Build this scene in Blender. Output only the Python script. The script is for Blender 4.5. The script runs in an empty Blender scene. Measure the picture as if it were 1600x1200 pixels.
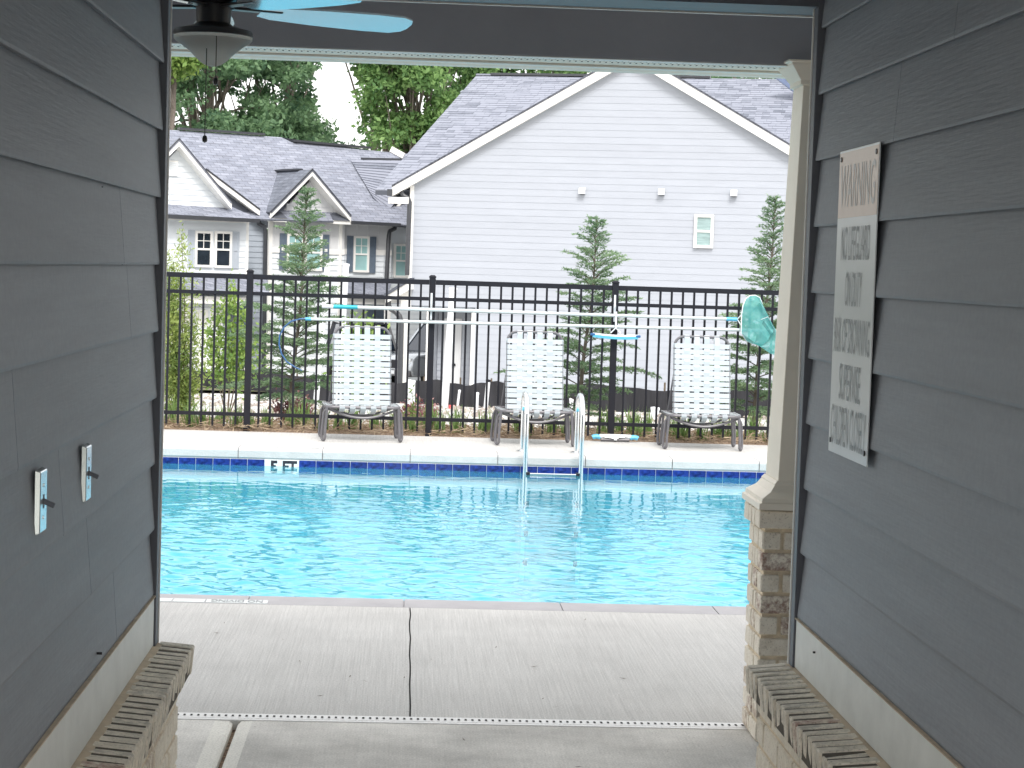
import bpy, bmesh, math, random
import numpy as np
from mathutils import Vector, Matrix
random.seed(7)
rng = np.random.default_rng(7)
sc = bpy.context.scene
COL = sc.collection
R = math.radians

# ------------------------------------------------------------------ camera, world, sun, exposure
EYE = Vector((0, 0, 1.71))
FPX, CX, CY = 3100.0, 800.0, 600.0
def cam_matrix(vx, vy, roll):
    f = Vector((vx - CX, -(vy - CY), -FPX)).normalized()
    up0 = Vector((math.sin(roll), math.cos(roll), 0))
    up = (up0 - f * up0.dot(f)).normalized()
    rt = f.cross(up)
    return Matrix((rt, f, up))            # rows: world axes in camera coordinates -> cam to world rotation
W = cam_matrix(640, 414, 0.028)
cam_d = bpy.data.cameras.new('camera')
cam = bpy.data.objects.new('camera', cam_d)
COL.objects.link(cam)
cam.matrix_world = Matrix.Translation(EYE) @ W.to_4x4()
cam_d.sensor_width = 36
cam_d.lens = 36 * FPX / 1600
cam_d.clip_start = 0.05
cam_d.clip_end = 3000
sc.camera = cam

SUN_EL, SUN_AZ = 48, 172                   # azimuth the light comes from, clockwise from +Y
world = bpy.data.worlds.new('World')
sc.world = world
world.use_nodes = True
wn = world.node_tree
for n in list(wn.nodes): wn.nodes.remove(n)
sky = wn.nodes.new('ShaderNodeTexSky')
sky.sky_type = 'NISHITA'
sky.sun_disc = False
sky.sun_elevation = R(SUN_EL)
sky.sun_rotation = R(SUN_AZ)
sky.air_density = 1.0
sky.dust_density = 4.0
mixw = wn.nodes.new('ShaderNodeMixRGB')
mixw.inputs[0].default_value = 0.72
mixw.inputs[2].default_value = (7.9, 7.8, 7.6, 1)   # thin bright overcast over the blue
bg = wn.nodes.new('ShaderNodeBackground')
bg.inputs['Strength'].default_value = 0.10
wo = wn.nodes.new('ShaderNodeOutputWorld')
wn.links.new(sky.outputs[0], mixw.inputs[1])
wn.links.new(mixw.outputs[0], bg.inputs['Color'])
wn.links.new(bg.outputs[0], wo.inputs['Surface'])

sun_d = bpy.data.lights.new('sun', 'SUN')
sun_d.energy = 1.0
sun_d.angle = R(20)
sun_d.color = (1.0, 0.98, 0.96)
sun = bpy.data.objects.new('sun', sun_d)
COL.objects.link(sun)
az, el = R(SUN_AZ), R(SUN_EL)
sdir = Vector((math.sin(az) * math.cos(el), math.cos(az) * math.cos(el), math.sin(el)))
sun.rotation_euler = (-sdir).to_track_quat('-Z', 'Y').to_euler()
sun.location = sdir * 60

vs = sc.view_settings
vs.view_transform = 'Standard'
vs.look = 'None'
vs.gamma = 1
vs.use_curve_mapping = False
vs.exposure = 1.48
sc.cycles.max_bounces = 10
sc.cycles.diffuse_bounces = 5
sc.cycles.glossy_bounces = 4
sc.cycles.transparent_max_bounces = 16
sc.cycles.caustics_reflective = False
sc.cycles.caustics_refractive = False

# ------------------------------------------------------------------ helpers
def ray(px, py):
    return W @ Vector(((px - CX) / FPX, -(py - CY) / FPX, -1.0))
def at(px, py, Y):                          # survey point: photo direction, at distance Y down the passage axis
    d = ray(px, py)
    return EYE + d * (Y / d.y)
def hit(px, py, o, n):
    d = ray(px, py)
    return EYE + d * ((o - EYE).dot(n) / d.dot(n))

OFF = {}
def tag(o, label=None, cat=None, group=None, kind=None):
    if label: o['label'] = label
    if cat: o['category'] = cat
    if group: o['group'] = group
    if kind: o['kind'] = kind
    return o
def thing(name, label, cat, loc=(0, 0, 0), rz=0, group=None, world=False):
    o = bpy.data.objects.new(name, None)
    o.empty_display_size = 0.1
    COL.objects.link(o)
    o.location = loc
    o.rotation_euler = (0, 0, rz)
    tag(o, label, cat, group)
    OFF[o.name] = Vector(loc) if world else Vector((0, 0, 0))
    return o
def copy_tree(o, parent=None):
    c = o.copy()
    COL.objects.link(c)
    if parent: c.parent = parent
    for ch in KIDS.get(o.name, []):
        copy_tree(ch, c)
    return c
KIDS = {}

class MB:
    def __init__(s):
        s.v, s.f, s.uv = [], [], {}
    def add(s, vs, fs, uv=None):
        b = len(s.v)
        s.v += [tuple(p) for p in vs]
        for i, f in enumerate(fs):
            s.f.append(tuple(b + k for k in f))
            if uv: s.uv[len(s.f) - 1] = uv[i]
        return s
    def box(s, x0, x1, y0, y1, z0, z1):
        return s.add([(x0,y0,z0),(x1,y0,z0),(x1,y1,z0),(x0,y1,z0),(x0,y0,z1),(x1,y0,z1),(x1,y1,z1),(x0,y1,z1)],
                     [(0,3,2,1),(4,5,6,7),(0,1,5,4),(1,2,6,5),(2,3,7,6),(3,0,4,7)])
    def obox(s, c, ax, ay, az):             # oriented box: centre, three half-axis vectors
        c = Vector(c); vs = []
        for k in (-1, 1):
            for i, j in ((-1,-1),(1,-1),(1,1),(-1,1)):
                vs.append(c + ax * i + ay * j + az * k)
        return s.add(vs, [(0,3,2,1),(4,5,6,7),(0,1,5,4),(1,2,6,5),(2,3,7,6),(3,0,4,7)])
    def beam(s, a, b, w, h, up=Vector((0,0,1))):   # bar from a to b
        a, b = Vector(a), Vector(b)
        d = (b - a); L = d.length; d.normalize()
        sx = d.cross(up).normalized(); sz = sx.cross(d)
        return s.obox((a + b) / 2, d * (L / 2), sx * (w / 2), sz * (h / 2))
    def prism(s, pts, vec):
        n = len(pts); vec = Vector(vec)
        vs = [Vector(p) for p in pts] + [Vector(p) + vec for p in pts]
        fs = [tuple(range(n - 1, -1, -1)), tuple(range(n, 2 * n))]
        fs += [(i, (i + 1) % n, n + (i + 1) % n, n + i) for i in range(n)]
        return s.add(vs, fs)
    def hull8(s, A, B):                     # two quads joined
        return s.add(list(A) + list(B), [(0,3,2,1),(4,5,6,7),(0,1,5,4),(1,2,6,5),(2,3,7,6),(3,0,4,7)])
    def tube(s, pts, r, n=8, closed=False, cap=True):
        pts = [Vector(p) for p in pts]
        m = len(pts); rings = []
        rs = r if isinstance(r, (list, tuple)) else [r] * m
        prev = None
        for i in range(m):
            if closed: t = pts[(i + 1) % m] - pts[i - 1]
            else: t = pts[min(i + 1, m - 1)] - pts[max(i - 1, 0)]
            t.normalize()
            if prev is None:
                a = Vector((0, 0, 1)) if abs(t.z) < 0.9 else Vector((1, 0, 0))
                u = t.cross(a).normalized()
            else:
                u = (prev - t * prev.dot(t))
                u = u.normalized() if u.length > 1e-6 else t.orthogonal().normalized()
            prev = u
            w = t.cross(u)
            rings.append([pts[i] + (u * math.cos(2*math.pi*k/n) + w * math.sin(2*math.pi*k/n)) * rs[i] for k in range(n)])
        vs = [p for rg in rings for p in rg]; fs = []
        for i in range(m if closed else m - 1):
            j = (i + 1) % m
            for k in range(n):
                l = (k + 1) % n
                fs.append((i*n+k, i*n+l, j*n+l, j*n+k))
        if cap and not closed:
            fs.append(tuple(range(n - 1, -1, -1))); fs.append(tuple((m-1)*n + k for k in range(n)))
        return s.add(vs, fs)
    def lathe(s, prof, c, n=24):
        c = Vector(c); vs = []; fs = []
        for r, z in prof:
            for k in range(n):
                a = 2*math.pi*k/n
                vs.append(c + Vector((r*math.cos(a), r*math.sin(a), z)))
        for i in range(len(prof) - 1):
            for k in range(n):
                l = (k+1) % n
                fs.append((i*n+k, i*n+l, (i+1)*n+l, (i+1)*n+k))
        return s.add(vs, fs)
    def build(s, name, mat, parent=None, bevel=0, smooth=False, kind=None):
        me = bpy.data.meshes.new(name)
        off = OFF.get(parent.name, Vector((0,0,0))) if parent else Vector((0,0,0))
        me.from_pydata([(p[0]-off.x, p[1]-off.y, p[2]-off.z) for p in s.v], [], s.f)
        if s.uv:
            ul = me.uv_layers.new(name='UVMap')
            for pi, uvs in s.uv.items():
                for k, li in enumerate(me.polygons[pi].loop_indices):
                    ul.data[li].uv = uvs[k]
        bm = bmesh.new(); bm.from_mesh(me)
        bmesh.ops.recalc_face_normals(bm, faces=bm.faces)
        if bevel:
            bmesh.ops.bevel(bm, geom=[e for e in bm.edges if len(e.link_faces) == 2 and e.calc_face_angle(0) > 0.5], offset=bevel, segments=1, affect='EDGES', clamp_overlap=True)
        if smooth:
            for f in bm.faces: f.smooth = True
            for e in bm.edges:
                if len(e.link_faces) == 2 and e.calc_face_angle(0) > 0.7: e.smooth = False
        bm.to_mesh(me); bm.free()
        return link(name, me, mat, parent, kind)
def link(name, me, mat, parent=None, kind=None):
    if mat and not me.materials: me.materials.append(mat)
    o = bpy.data.objects.new(name, me)
    COL.objects.link(o)
    if parent:
        o.parent = parent
        OFF[o.name] = OFF.get(parent.name, Vector((0,0,0)))
        KIDS.setdefault(parent.name, []).append(o)
    if kind: o['kind'] = kind
    return o
def quads_mesh(name, V, mat, parent=None, kind=None, flat=True):   # V: (n,4,3) numpy array of quads
    n = len(V)
    me = bpy.data.meshes.new(name)
    off = OFF.get(parent.name, Vector((0,0,0))) if parent else Vector((0,0,0))
    co = (V.reshape(-1, 3) - np.array(off)).astype(np.float32)
    me.vertices.add(n*4); me.vertices.foreach_set('co', co.ravel())
    me.loops.add(n*4); me.loops.foreach_set('vertex_index', np.arange(n*4, dtype=np.int32))
    me.polygons.add(n)
    me.polygons.foreach_set('loop_start', np.arange(0, n*4, 4, dtype=np.int32))
    me.polygons.foreach_set('loop_total', np.full(n, 4, dtype=np.int32))
    me.update(calc_edges=True)
    return link(name, me, mat, parent, kind)
def rand_dirs(n):
    d = rng.normal(size=(n, 3)); return d / np.linalg.norm(d, axis=1)[:, None]
def leaves(C, size, aspect=0.5, droop=None, dirs=None):            # leaf-shaped rhombs
    n = len(C)
    d = rand_dirs(n) if dirs is None else dirs
    if droop: d = d + np.array([0, 0, droop]); d /= np.linalg.norm(d, axis=1)[:, None]
    s = np.cross(d, rand_dirs(n)); s /= (np.linalg.norm(s, axis=1)[:, None] + 1e-9)
    L = (size * (0.65 + 0.7 * rng.random(n)))[:, None]
    Wd = L * aspect * 0.5
    return np.stack([C, C + d*L*0.45 + s*Wd, C + d*L, C + d*L*0.45 - s*Wd], 1)

# ------------------------------------------------------------------ materials
def nodes(name):
    m = bpy.data.materials.new(name); m.use_nodes = True
    nt = m.node_tree
    return m, nt, nt.nodes['Principled BSDF']
def N(nt, t, **kw):
    n = nt.nodes.new('ShaderNode' + t)
    for k, v in kw.items():
        if k in n.inputs.keys(): n.inputs[k].default_value = v
        else: setattr(n, k, v)
    return n
def col4(c): return (c[0], c[1], c[2], 1)
def mat(name, c, rough=0.6, metal=0, var=0.12, nscale=6, stretch=(1,1,1), bump=0.0, bscale=40, bstretch=None,
        rand=0.0, spec=0.5, c2=None, coat=0, fine=0.0, fscale=180, bdist=0.01):
    m, nt, b = nodes(name)
    L = nt.links.new
    tc = N(nt, 'TexCoord')
    mp = N(nt, 'Mapping'); mp.inputs['Scale'].default_value = stretch
    L(tc.outputs['Object'], mp.inputs['Vector'])
    no = N(nt, 'TexNoise'); no.inputs['Scale'].default_value = nscale; no.inputs['Detail'].default_value = 6; no.inputs['Roughness'].default_value = 0.62
    L(mp.outputs[0], no.inputs['Vector'])
    cr = N(nt, 'ValToRGB')
    lo = col4([x*(1-var) for x in c]); hi = col4([min(1, x*(1+var)) for x in (c2 or c)])
    cr.color_ramp.elements[0].position = 0.3; cr.color_ramp.elements[1].position = 0.7
    cr.color_ramp.elements[0].color = lo; cr.color_ramp.elements[1].color = hi
    L(no.outputs[0], cr.inputs[0])
    out = cr.outputs[0]
    if fine:
        nf = N(nt, 'TexNoise'); nf.inputs['Scale'].default_value = fscale; nf.inputs['Detail'].default_value = 3
        L(tc.outputs['Object'], nf.inputs['Vector'])
        mr = N(nt, 'MapRange'); mr.inputs[1].default_value = 0.3; mr.inputs[2].default_value = 0.7; mr.inputs[3].default_value = 1-fine; mr.inputs[4].default_value = 1+fine
        L(nf.outputs[0], mr.inputs[0])
        hs = N(nt, 'HueSaturation'); L(out, hs.inputs['Color']); L(mr.outputs[0], hs.inputs['Value']); out = hs.outputs[0]
    if rand:
        oi = N(nt, 'ObjectInfo'); mr = N(nt, 'MapRange'); mr.inputs[3].default_value = 1-rand; mr.inputs[4].default_value = 1+rand
        L(oi.outputs['Random'], mr.inputs[0])
        hs = N(nt, 'HueSaturation'); L(out, hs.inputs['Color']); L(mr.outputs[0], hs.inputs['Value']); out = hs.outputs[0]
    L(out, b.inputs['Base Color'])
    b.inputs['Roughness'].default_value = rough
    b.inputs['Metallic'].default_value = metal
    b.inputs['Specular IOR Level'].default_value = spec
    if coat: b.inputs['Coat Weight'].default_value = coat
    if bump:
        mb = N(nt, 'Mapping'); mb.inputs['Scale'].default_value = bstretch or stretch
        L(tc.outputs['Object'], mb.inputs['Vector'])
        nb = N(nt, 'TexNoise'); nb.inputs['Scale'].default_value = bscale; nb.inputs['Detail'].default_value = 5
        L(mb.outputs[0], nb.inputs['Vector'])
        bu = N(nt, 'Bump'); bu.inputs['Strength'].default_value = bump; bu.inputs['Distance'].default_value = bdist
        L(nb.outputs[0], bu.inputs['Height']); L(bu.outputs[0], b.inputs['Normal'])
    return m
def leafmat(name, c, c2, nscale=0.6, trans=0.35, rough=0.6):
    m, nt, b = nodes(name); L = nt.links.new
    tc = N(nt, 'TexCoord'); no = N(nt, 'TexNoise'); no.inputs['Scale'].default_value = nscale; no.inputs['Detail'].default_value = 3
    L(tc.outputs['Object'], no.inputs['Vector'])
    wn_ = N(nt, 'TexWhiteNoise'); g = N(nt, 'NewGeometry')
    L(g.outputs['Random Per Island'], wn_.inputs['Vector'])
    ad = N(nt, 'Math', operation='MULTIPLY_ADD'); L(wn_.outputs[0], ad.inputs[0]); ad.inputs[1].default_value = 0.4; L(no.outputs[0], ad.inputs[2])
    cr = N(nt, 'ValToRGB'); cr.color_ramp.elements[0].position = 0.45; cr.color_ramp.elements[1].position = 0.95
    cr.color_ramp.elements[0].color = col4(c); cr.color_ramp.elements[1].color = col4(c2)
    L(ad.outputs[0], cr.inputs[0])
    L(cr.outputs[0], b.inputs['Base Color']); b.inputs['Roughness'].default_value = rough; b.inputs['Specular IOR Level'].default_value = 0.3
    t = N(nt, 'BsdfTranslucent'); L(cr.outputs[0], t.inputs['Color'])
    mx = N(nt, 'MixShader'); mx.inputs[0].default_value = trans
    L(b.outputs[0], mx.inputs[1]); L(t.outputs[0], mx.inputs[2])
    L(mx.outputs[0], nt.nodes['Material Output'].inputs['Surface'])
    return m

M = {}
M['siding'] = mat('slate_siding_paint', (0.222,0.240,0.272), 0.55, var=0.10, nscale=3, stretch=(1,0.35,6), bump=0.16, bscale=16, bstretch=(1,0.5,9), rand=0.05, bdist=0.006, fine=0.05, fscale=60)
M['dark_trim'] = mat('dark_trim_paint', (0.10,0.11,0.135), 0.5, var=0.08, bump=0.1)
M['beam_grey'] = mat('header_grey_paint', (0.30,0.305,0.335), 0.55, var=0.08, nscale=2.5, bump=0.1)
M['skirt'] = mat('skirt_white_paint', (0.80,0.82,0.79), 0.5, var=0.07, nscale=9, bump=0.08)
M['white'] = mat('white_paint', (0.82,0.81,0.78), 0.5, var=0.03, nscale=3)
M['cream'] = mat('cream_column_paint', (0.86,0.785,0.665), 0.5, var=0.04, nscale=5, bump=0.05)
M['caulk'] = mat('tan_mortar_strip', (0.60,0.50,0.37), 0.9, var=0.15, nscale=20, bump=0.3)
M['mortar'] = mat('mortar', (0.74,0.63,0.47), 0.95, var=0.15, nscale=30, bump=0.5, bscale=120)
M['mortar_d'] = mat('groove_shade_mortar', (0.10,0.085,0.065), 0.95, var=0.2, nscale=30)
M['ceiling'] = mat('ceiling_white', (0.7,0.7,0.7), 0.7, var=0.03)
M['black_metal'] = mat('black_powder_coat', (0.014,0.014,0.019), 0.45, var=0.1, spec=0.25)
M['bronze'] = mat('dark_bronze', (0.035,0.032,0.034), 0.35, var=0.1, metal=0.2)
M['chrome'] = mat('stainless_tube', (0.82,0.83,0.84), 0.13, metal=1, var=0.02)
M['alu'] = mat('grey_powder_tube', (0.135,0.13,0.14), 0.4, var=0.08, nscale=20, metal=0.15)
M['strap'] = mat('white_vinyl_strap', (0.415,0.46,0.485), 0.4, var=0.03, nscale=14, rand=0.03)
M['pole'] = mat('white_pole_enamel', (0.55,0.60,0.61), 0.35, var=0.05, nscale=12)
M['teal'] = mat('teal_grip', (0.02,0.38,0.48), 0.4)
M['blue'] = mat('blue_plastic', (0.03,0.11,0.27), 0.35, var=0.1)
M['blue_l'] = mat('light_blue_plastic', (0.10,0.42,0.62), 0.4, var=0.1)
M['plastic_w'] = mat('white_plastic', (0.68,0.70,0.72), 0.35)
M['lap_white'] = mat('pale_grey_lap_paint', (0.365,0.39,0.435), 0.55, var=0.035, nscale=1.3, stretch=(1,1,4), bump=0.12, bscale=6, rand=0.02)
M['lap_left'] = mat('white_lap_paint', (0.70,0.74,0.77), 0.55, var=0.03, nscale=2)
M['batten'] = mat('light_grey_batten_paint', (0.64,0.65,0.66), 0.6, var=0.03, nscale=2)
M['lap_shade'] = mat('shaded_lap_paint', (0.36,0.40,0.45), 0.6, var=0.04, nscale=2)  # lap paint with a recess's shade put into the colour; also hidden sheathing
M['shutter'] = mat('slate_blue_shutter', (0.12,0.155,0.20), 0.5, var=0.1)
M['shutter_l'] = mat('pale_grey_shutter', (0.42,0.46,0.51), 0.5, var=0.06)
M['gutter'] = mat('dark_gutter', (0.045,0.048,0.055), 0.4, var=0.1)
M['mulch'] = mat('pine_straw_mulch', (0.18,0.115,0.08), 0.95, var=0.5, nscale=40, bump=1.0, bscale=60, c2=(0.32,0.23,0.16), fine=0.4, fscale=120, bdist=0.03)
M['gravel'] = mat('pale_gravel_ground', (0.50,0.49,0.47), 0.95, var=0.25, nscale=0.8, bump=0.6, bscale=9, fine=0.25, fscale=14)
M['lawn'] = mat('dull_grass', (0.09,0.11,0.05), 0.95, var=0.4, nscale=1.5, bump=0.5, bscale=20, c2=(0.16,0.15,0.09))
M['road'] = mat('light_concrete_drive', (0.52,0.52,0.50), 0.9, var=0.08, nscale=0.7)
M['silt'] = mat('black_silt_fabric', (0.018,0.018,0.022), 0.75, var=0.4, nscale=3, stretch=(4,4,0.6), bump=0.5, bscale=5)
M['bark'] = mat('grey_bark', (0.16,0.135,0.115), 0.95, var=0.35, nscale=9, stretch=(4,4,1), bump=0.6, bscale=20)
M['twig'] = mat('brown_twig', (0.11,0.085,0.06), 0.9, var=0.3, nscale=20)
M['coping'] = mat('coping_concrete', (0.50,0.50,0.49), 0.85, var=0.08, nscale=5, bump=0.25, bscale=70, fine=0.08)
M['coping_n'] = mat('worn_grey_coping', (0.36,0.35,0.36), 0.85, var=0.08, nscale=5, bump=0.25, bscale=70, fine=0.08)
M['plaster'] = mat('pool_plaster', (0.55,0.80,0.86), 0.7, var=0.05, nscale=2)
M['grout'] = mat('pale_grout', (0.62,0.68,0.70), 0.8)
M['tile'] = mat('cobalt_tile', (0.008,0.02,0.15), 0.15, var=0.5, nscale=25, rand=0.18, c2=(0.014,0.034,0.20))
M['tile_w'] = mat('white_tile', (0.78,0.82,0.82), 0.15, var=0.03)
M['ink'] = mat('black_lettering', (0.02,0.02,0.03), 0.4)
M['ink_grey'] = mat('grey_lettering', (0.38,0.40,0.41), 0.5)
M['ink_fade'] = mat('faded_blue_lettering', (0.47,0.45,0.43), 0.35)
M['drain'] = mat('white_drain_plastic', (0.74,0.73,0.71), 0.45, var=0.05)
M['void'] = mat('dark_void', (0.01,0.01,0.01), 0.9)
M['sign'] = mat('sign_sheet', (0.70,0.74,0.76), 0.28, var=0.03, nscale=4)
M['sign_orange'] = mat('faded_orange_band', (0.66,0.48,0.37), 0.28, var=0.05, nscale=5)
M['steel'] = mat('brushed_steel_plate', (0.72,0.78,0.80), 0.22, metal=0.85, var=0.06)
M['rubber'] = mat('tyre_rubber', (0.02,0.02,0.02), 0.8)
M['car_dark'] = mat('dark_green_car_paint', (0.05,0.055,0.06), 0.2, coat=1, var=0.05)
M['car_silver'] = mat('silver_car_paint', (0.50,0.53,0.56), 0.25, metal=0.5, coat=1, var=0.03)
M['car_glass'] = mat('car_glass', (0.02,0.03,0.05), 0.04, var=0.05, spec=1.0)
M['lamp'] = mat('headlight_lens', (0.75,0.77,0.78), 0.08, var=0.03)
M['red'] = mat('red_plastic', (0.55,0.07,0.07), 0.5)
M['pane'] = mat('dark_window_pane', (0.022,0.03,0.04), 0.05, var=0.3, nscale=2, spec=1.0)
M['pane_t'] = mat('pale_teal_blind_pane', (0.32,0.52,0.52), 0.15, var=0.12, nscale=1.5, spec=0.8)
M['blind'] = mat('grey_green_blind', (0.26,0.36,0.36), 0.25, var=0.25, nscale=3, stretch=(1,1,8), spec=0.7)
M['chain'] = mat('dark_chain', (0.07,0.065,0.06), 0.45, metal=0.3)
M['blade'] = mat('fan_blade_silver', (0.62,0.70,0.74), 0.22, var=0.04, metal=0.75)
M['blue_dorm'] = mat('blue_grey_dormer_paint', (0.13,0.17,0.27), 0.6)
M['net_frame'] = M['pole']

# concrete, broom finished (streaks along Y)
def concrete(name, c, var=0.10, broom=1.0, stain=0.25):
    m, nt, b = nodes(name); L = nt.links.new
    tc = N(nt, 'TexCoord')
    big = N(nt, 'TexNoise'); big.inputs['Scale'].default_value = 1.7; big.inputs['Detail'].default_value = 8; big.inputs['Roughness'].default_value = 0.65
    L(tc.outputs['Object'], big.inputs['Vector'])
    mp = N(nt, 'Mapping'); mp.inputs['Scale'].default_value = (150, 1.6, 1); mp.inputs['Rotation'].default_value = (0, 0, R(4))
    L(tc.outputs['Object'], mp.inputs['Vector'])
    st = N(nt, 'TexNoise'); st.inputs['Scale'].default_value = 1.0; st.inputs['Detail'].default_value = 4; st.inputs['Roughness'].default_value = 0.7
    L(mp.outputs[0], st.inputs['Vector'])
    fi = N(nt, 'TexNoise'); fi.inputs['Scale'].default_value = 130; fi.inputs['Detail'].default_value = 3
    L(tc.outputs['Object'], fi.inputs['Vector'])
    def rng_(node, lo, hi):
        r = N(nt, 'MapRange'); r.inputs[1].default_value = 0.3; r.inputs[2].default_value = 0.7; r.inputs[3].default_value = lo; r.inputs[4].default_value = hi
        L(node.outputs[0], r.inputs[0]); return r
    a = rng_(big, 1-stain, 1+stain*0.5); s_ = rng_(st, 1-0.16*broom, 1+0.08*broom); f_ = rng_(fi, 0.80, 1.12)
    m1 = N(nt, 'Math', operation='MULTIPLY'); L(a.outputs[0], m1.inputs[0]); L(s_.outputs[0], m1.inputs[1])
    m2 = N(nt, 'Math', operation='MULTIPLY'); L(m1.outputs[0], m2.inputs[0]); L(f_.outputs[0], m2.inputs[1])
    hs = N(nt, 'HueSaturation'); hs.inputs['Color'].default_value = col4(c); L(m2.outputs[0], hs.inputs['Value'])
    L(hs.outputs[0], b.inputs['Base Color']); b.inputs['Roughness'].default_value = 0.88; b.inputs['Specular IOR Level'].default_value = 0.25
    ad = N(nt, 'Math', operation='ADD'); L(st.outputs[0], ad.inputs[0]); L(fi.outputs[0], ad.inputs[1])
    bu = N(nt, 'Bump'); bu.inputs['Strength'].default_value = 0.35; bu.inputs['Distance'].default_value = 0.004
    L(ad.outputs[0], bu.inputs['Height']); L(bu.outputs[0], b.inputs['Normal'])
    return m
M['deck'] = concrete('broom_concrete', (0.56,0.55,0.53), broom=1.1, stain=0.10)
M['slab'] = concrete('worn_passage_concrete', (0.68,0.66,0.62), broom=0.5, stain=0.38)
M['edge_c'] = concrete('tooled_concrete_edge', (0.78,0.76,0.70), broom=0.2, stain=0.15)

def brickmat(name, pal):
    m, nt, b = nodes(name); L = nt.links.new
    tc = N(nt, 'TexCoord'); oi = N(nt, 'ObjectInfo')
    vm = N(nt, 'VectorMath', operation='ADD')
    L(tc.outputs['Object'], vm.inputs[0])
    mu = N(nt, 'Math', operation='MULTIPLY'); L(oi.outputs['Random'], mu.inputs[0]); mu.inputs[1].default_value = 50
    L(mu.outputs[0], vm.inputs[1])
    no = N(nt, 'TexNoise'); no.inputs['Scale'].default_value = 34; no.inputs['Detail'].default_value = 6; no.inputs['Roughness'].default_value = 0.7
    L(vm.outputs[0], no.inputs['Vector'])
    base = N(nt, 'ValToRGB'); base.color_ramp.interpolation = 'CONSTANT'
    for i, (p, c) in enumerate(pal):
        e = base.color_ramp.elements[i] if i < 2 else base.color_ramp.elements.new(p)
        e.position = p; e.color = col4(c)
    L(oi.outputs['Random'], base.inputs[0])
    r = N(nt, 'ValToRGB'); r.color_ramp.elements[0].position = 0.38; r.color_ramp.elements[1].position = 0.60
    L(no.outputs[0], r.inputs[0])
    mx = N(nt, 'MixRGB'); L(r.outputs[0], mx.inputs[0]); L(base.outputs[0], mx.inputs[1]); mx.inputs[2].default_value = (0.86,0.80,0.69,1)
    n2 = N(nt, 'TexNoise'); n2.inputs['Scale'].default_value = 150; n2.inputs['Detail'].default_value = 2
    L(vm.outputs[0], n2.inputs['Vector'])
    r2 = N(nt, 'ValToRGB'); r2.color_ramp.elements[0].position = 0.30; r2.color_ramp.elements[1].position = 0.42
    r2.color_ramp.elements[0].color = (0.35,0.33,0.31,1); r2.color_ramp.elements[1].color = (1,1,1,1)
    L(n2.outputs[0], r2.inputs[0])
    m2 = N(nt, 'MixRGB', blend_type='MULTIPLY'); m2.inputs[0].default_value = 0.45; L(mx.outputs[0], m2.inputs[1]); L(r2.outputs[0], m2.inputs[2])
    L(m2.outputs[0], b.inputs['Base Color']); b.inputs['Roughness'].default_value = 0.92; b.inputs['Specular IOR Level'].default_value = 0.2
    bu = N(nt, 'Bump'); bu.inputs['Strength'].default_value = 0.4; bu.inputs['Distance'].default_value = 0.002
    L(no.outputs[0], bu.inputs['Height']); L(bu.outputs[0], b.inputs['Normal'])
    return m
M['brick'] = brickmat('tumbled_brick', [(0.0,(0.74,0.67,0.56)),(0.52,(0.46,0.36,0.28)),(0.64,(0.80,0.73,0.62)),(0.92,(0.34,0.23,0.19))])
M['cap_brick'] = brickmat('grey_cap_brick', [(0.0,(0.62,0.58,0.50)),(0.4,(0.54,0.51,0.45)),(0.7,(0.68,0.63,0.54)),(0.94,(0.44,0.30,0.25))])

def roofmat(name, c1, c2, rows=0.16, w=0.33):
    m, nt, b = nodes(name); L = nt.links.new
    uv = N(nt, 'TexCoord')
    br = N(nt, 'TexBrick'); br.offset = 0.5
    br.inputs['Scale'].default_value = 1.0; br.inputs['Mortar Size'].default_value = 0.010; br.inputs['Mortar Smooth'].default_value = 0.3
    br.inputs['Brick Width'].default_value = w; br.inputs['Row Height'].default_value = rows
    br.inputs['Color1'].default_value = col4(c1); br.inputs['Color2'].default_value = col4(c2); br.inputs['Mortar'].default_value = col4([x*0.66 for x in c1])
    L(uv.outputs['UV'], br.inputs['Vector'])
    mp = N(nt, 'Mapping'); mp.inputs['Scale'].default_value = (0.9, 3.2, 1); L(uv.outputs['UV'], mp.inputs['Vector'])
    no = N(nt, 'TexNoise'); no.inputs['Scale'].default_value = 1.6; no.inputs['Detail'].default_value = 7; no.inputs['Roughness'].default_value = 0.7
    L(mp.outputs[0], no.inputs['Vector'])
    mr = N(nt, 'MapRange'); mr.inputs[1].default_value = 0.3; mr.inputs[2].default_value = 0.7; mr.inputs[3].default_value = 0.72; mr.inputs[4].default_value = 1.35
    L(no.outputs[0], mr.inputs[0])
    hs = N(nt, 'HueSaturation'); L(br.outputs['Color'], hs.inputs['Color']); L(mr.outputs[0], hs.inputs['Value'])
    L(hs.outputs[0], b.inputs['Base Color']); b.inputs['Roughness'].default_value = 0.9; b.inputs['Specular IOR Level'].default_value = 0.3
    bu = N(nt, 'Bump'); bu.inputs['Strength'].default_value = 0.6; bu.inputs['Distance'].default_value = 0.02; bu.invert = True
    L(br.outputs['Fac'], bu.inputs['Height']); L(bu.outputs[0], b.inputs['Normal'])
    return m
M['roof'] = roofmat('grey_shingles', (0.20,0.215,0.26), (0.265,0.28,0.33))
M['roof_d'] = roofmat('dark_shingles', (0.13,0.142,0.172), (0.175,0.19,0.225))
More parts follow.
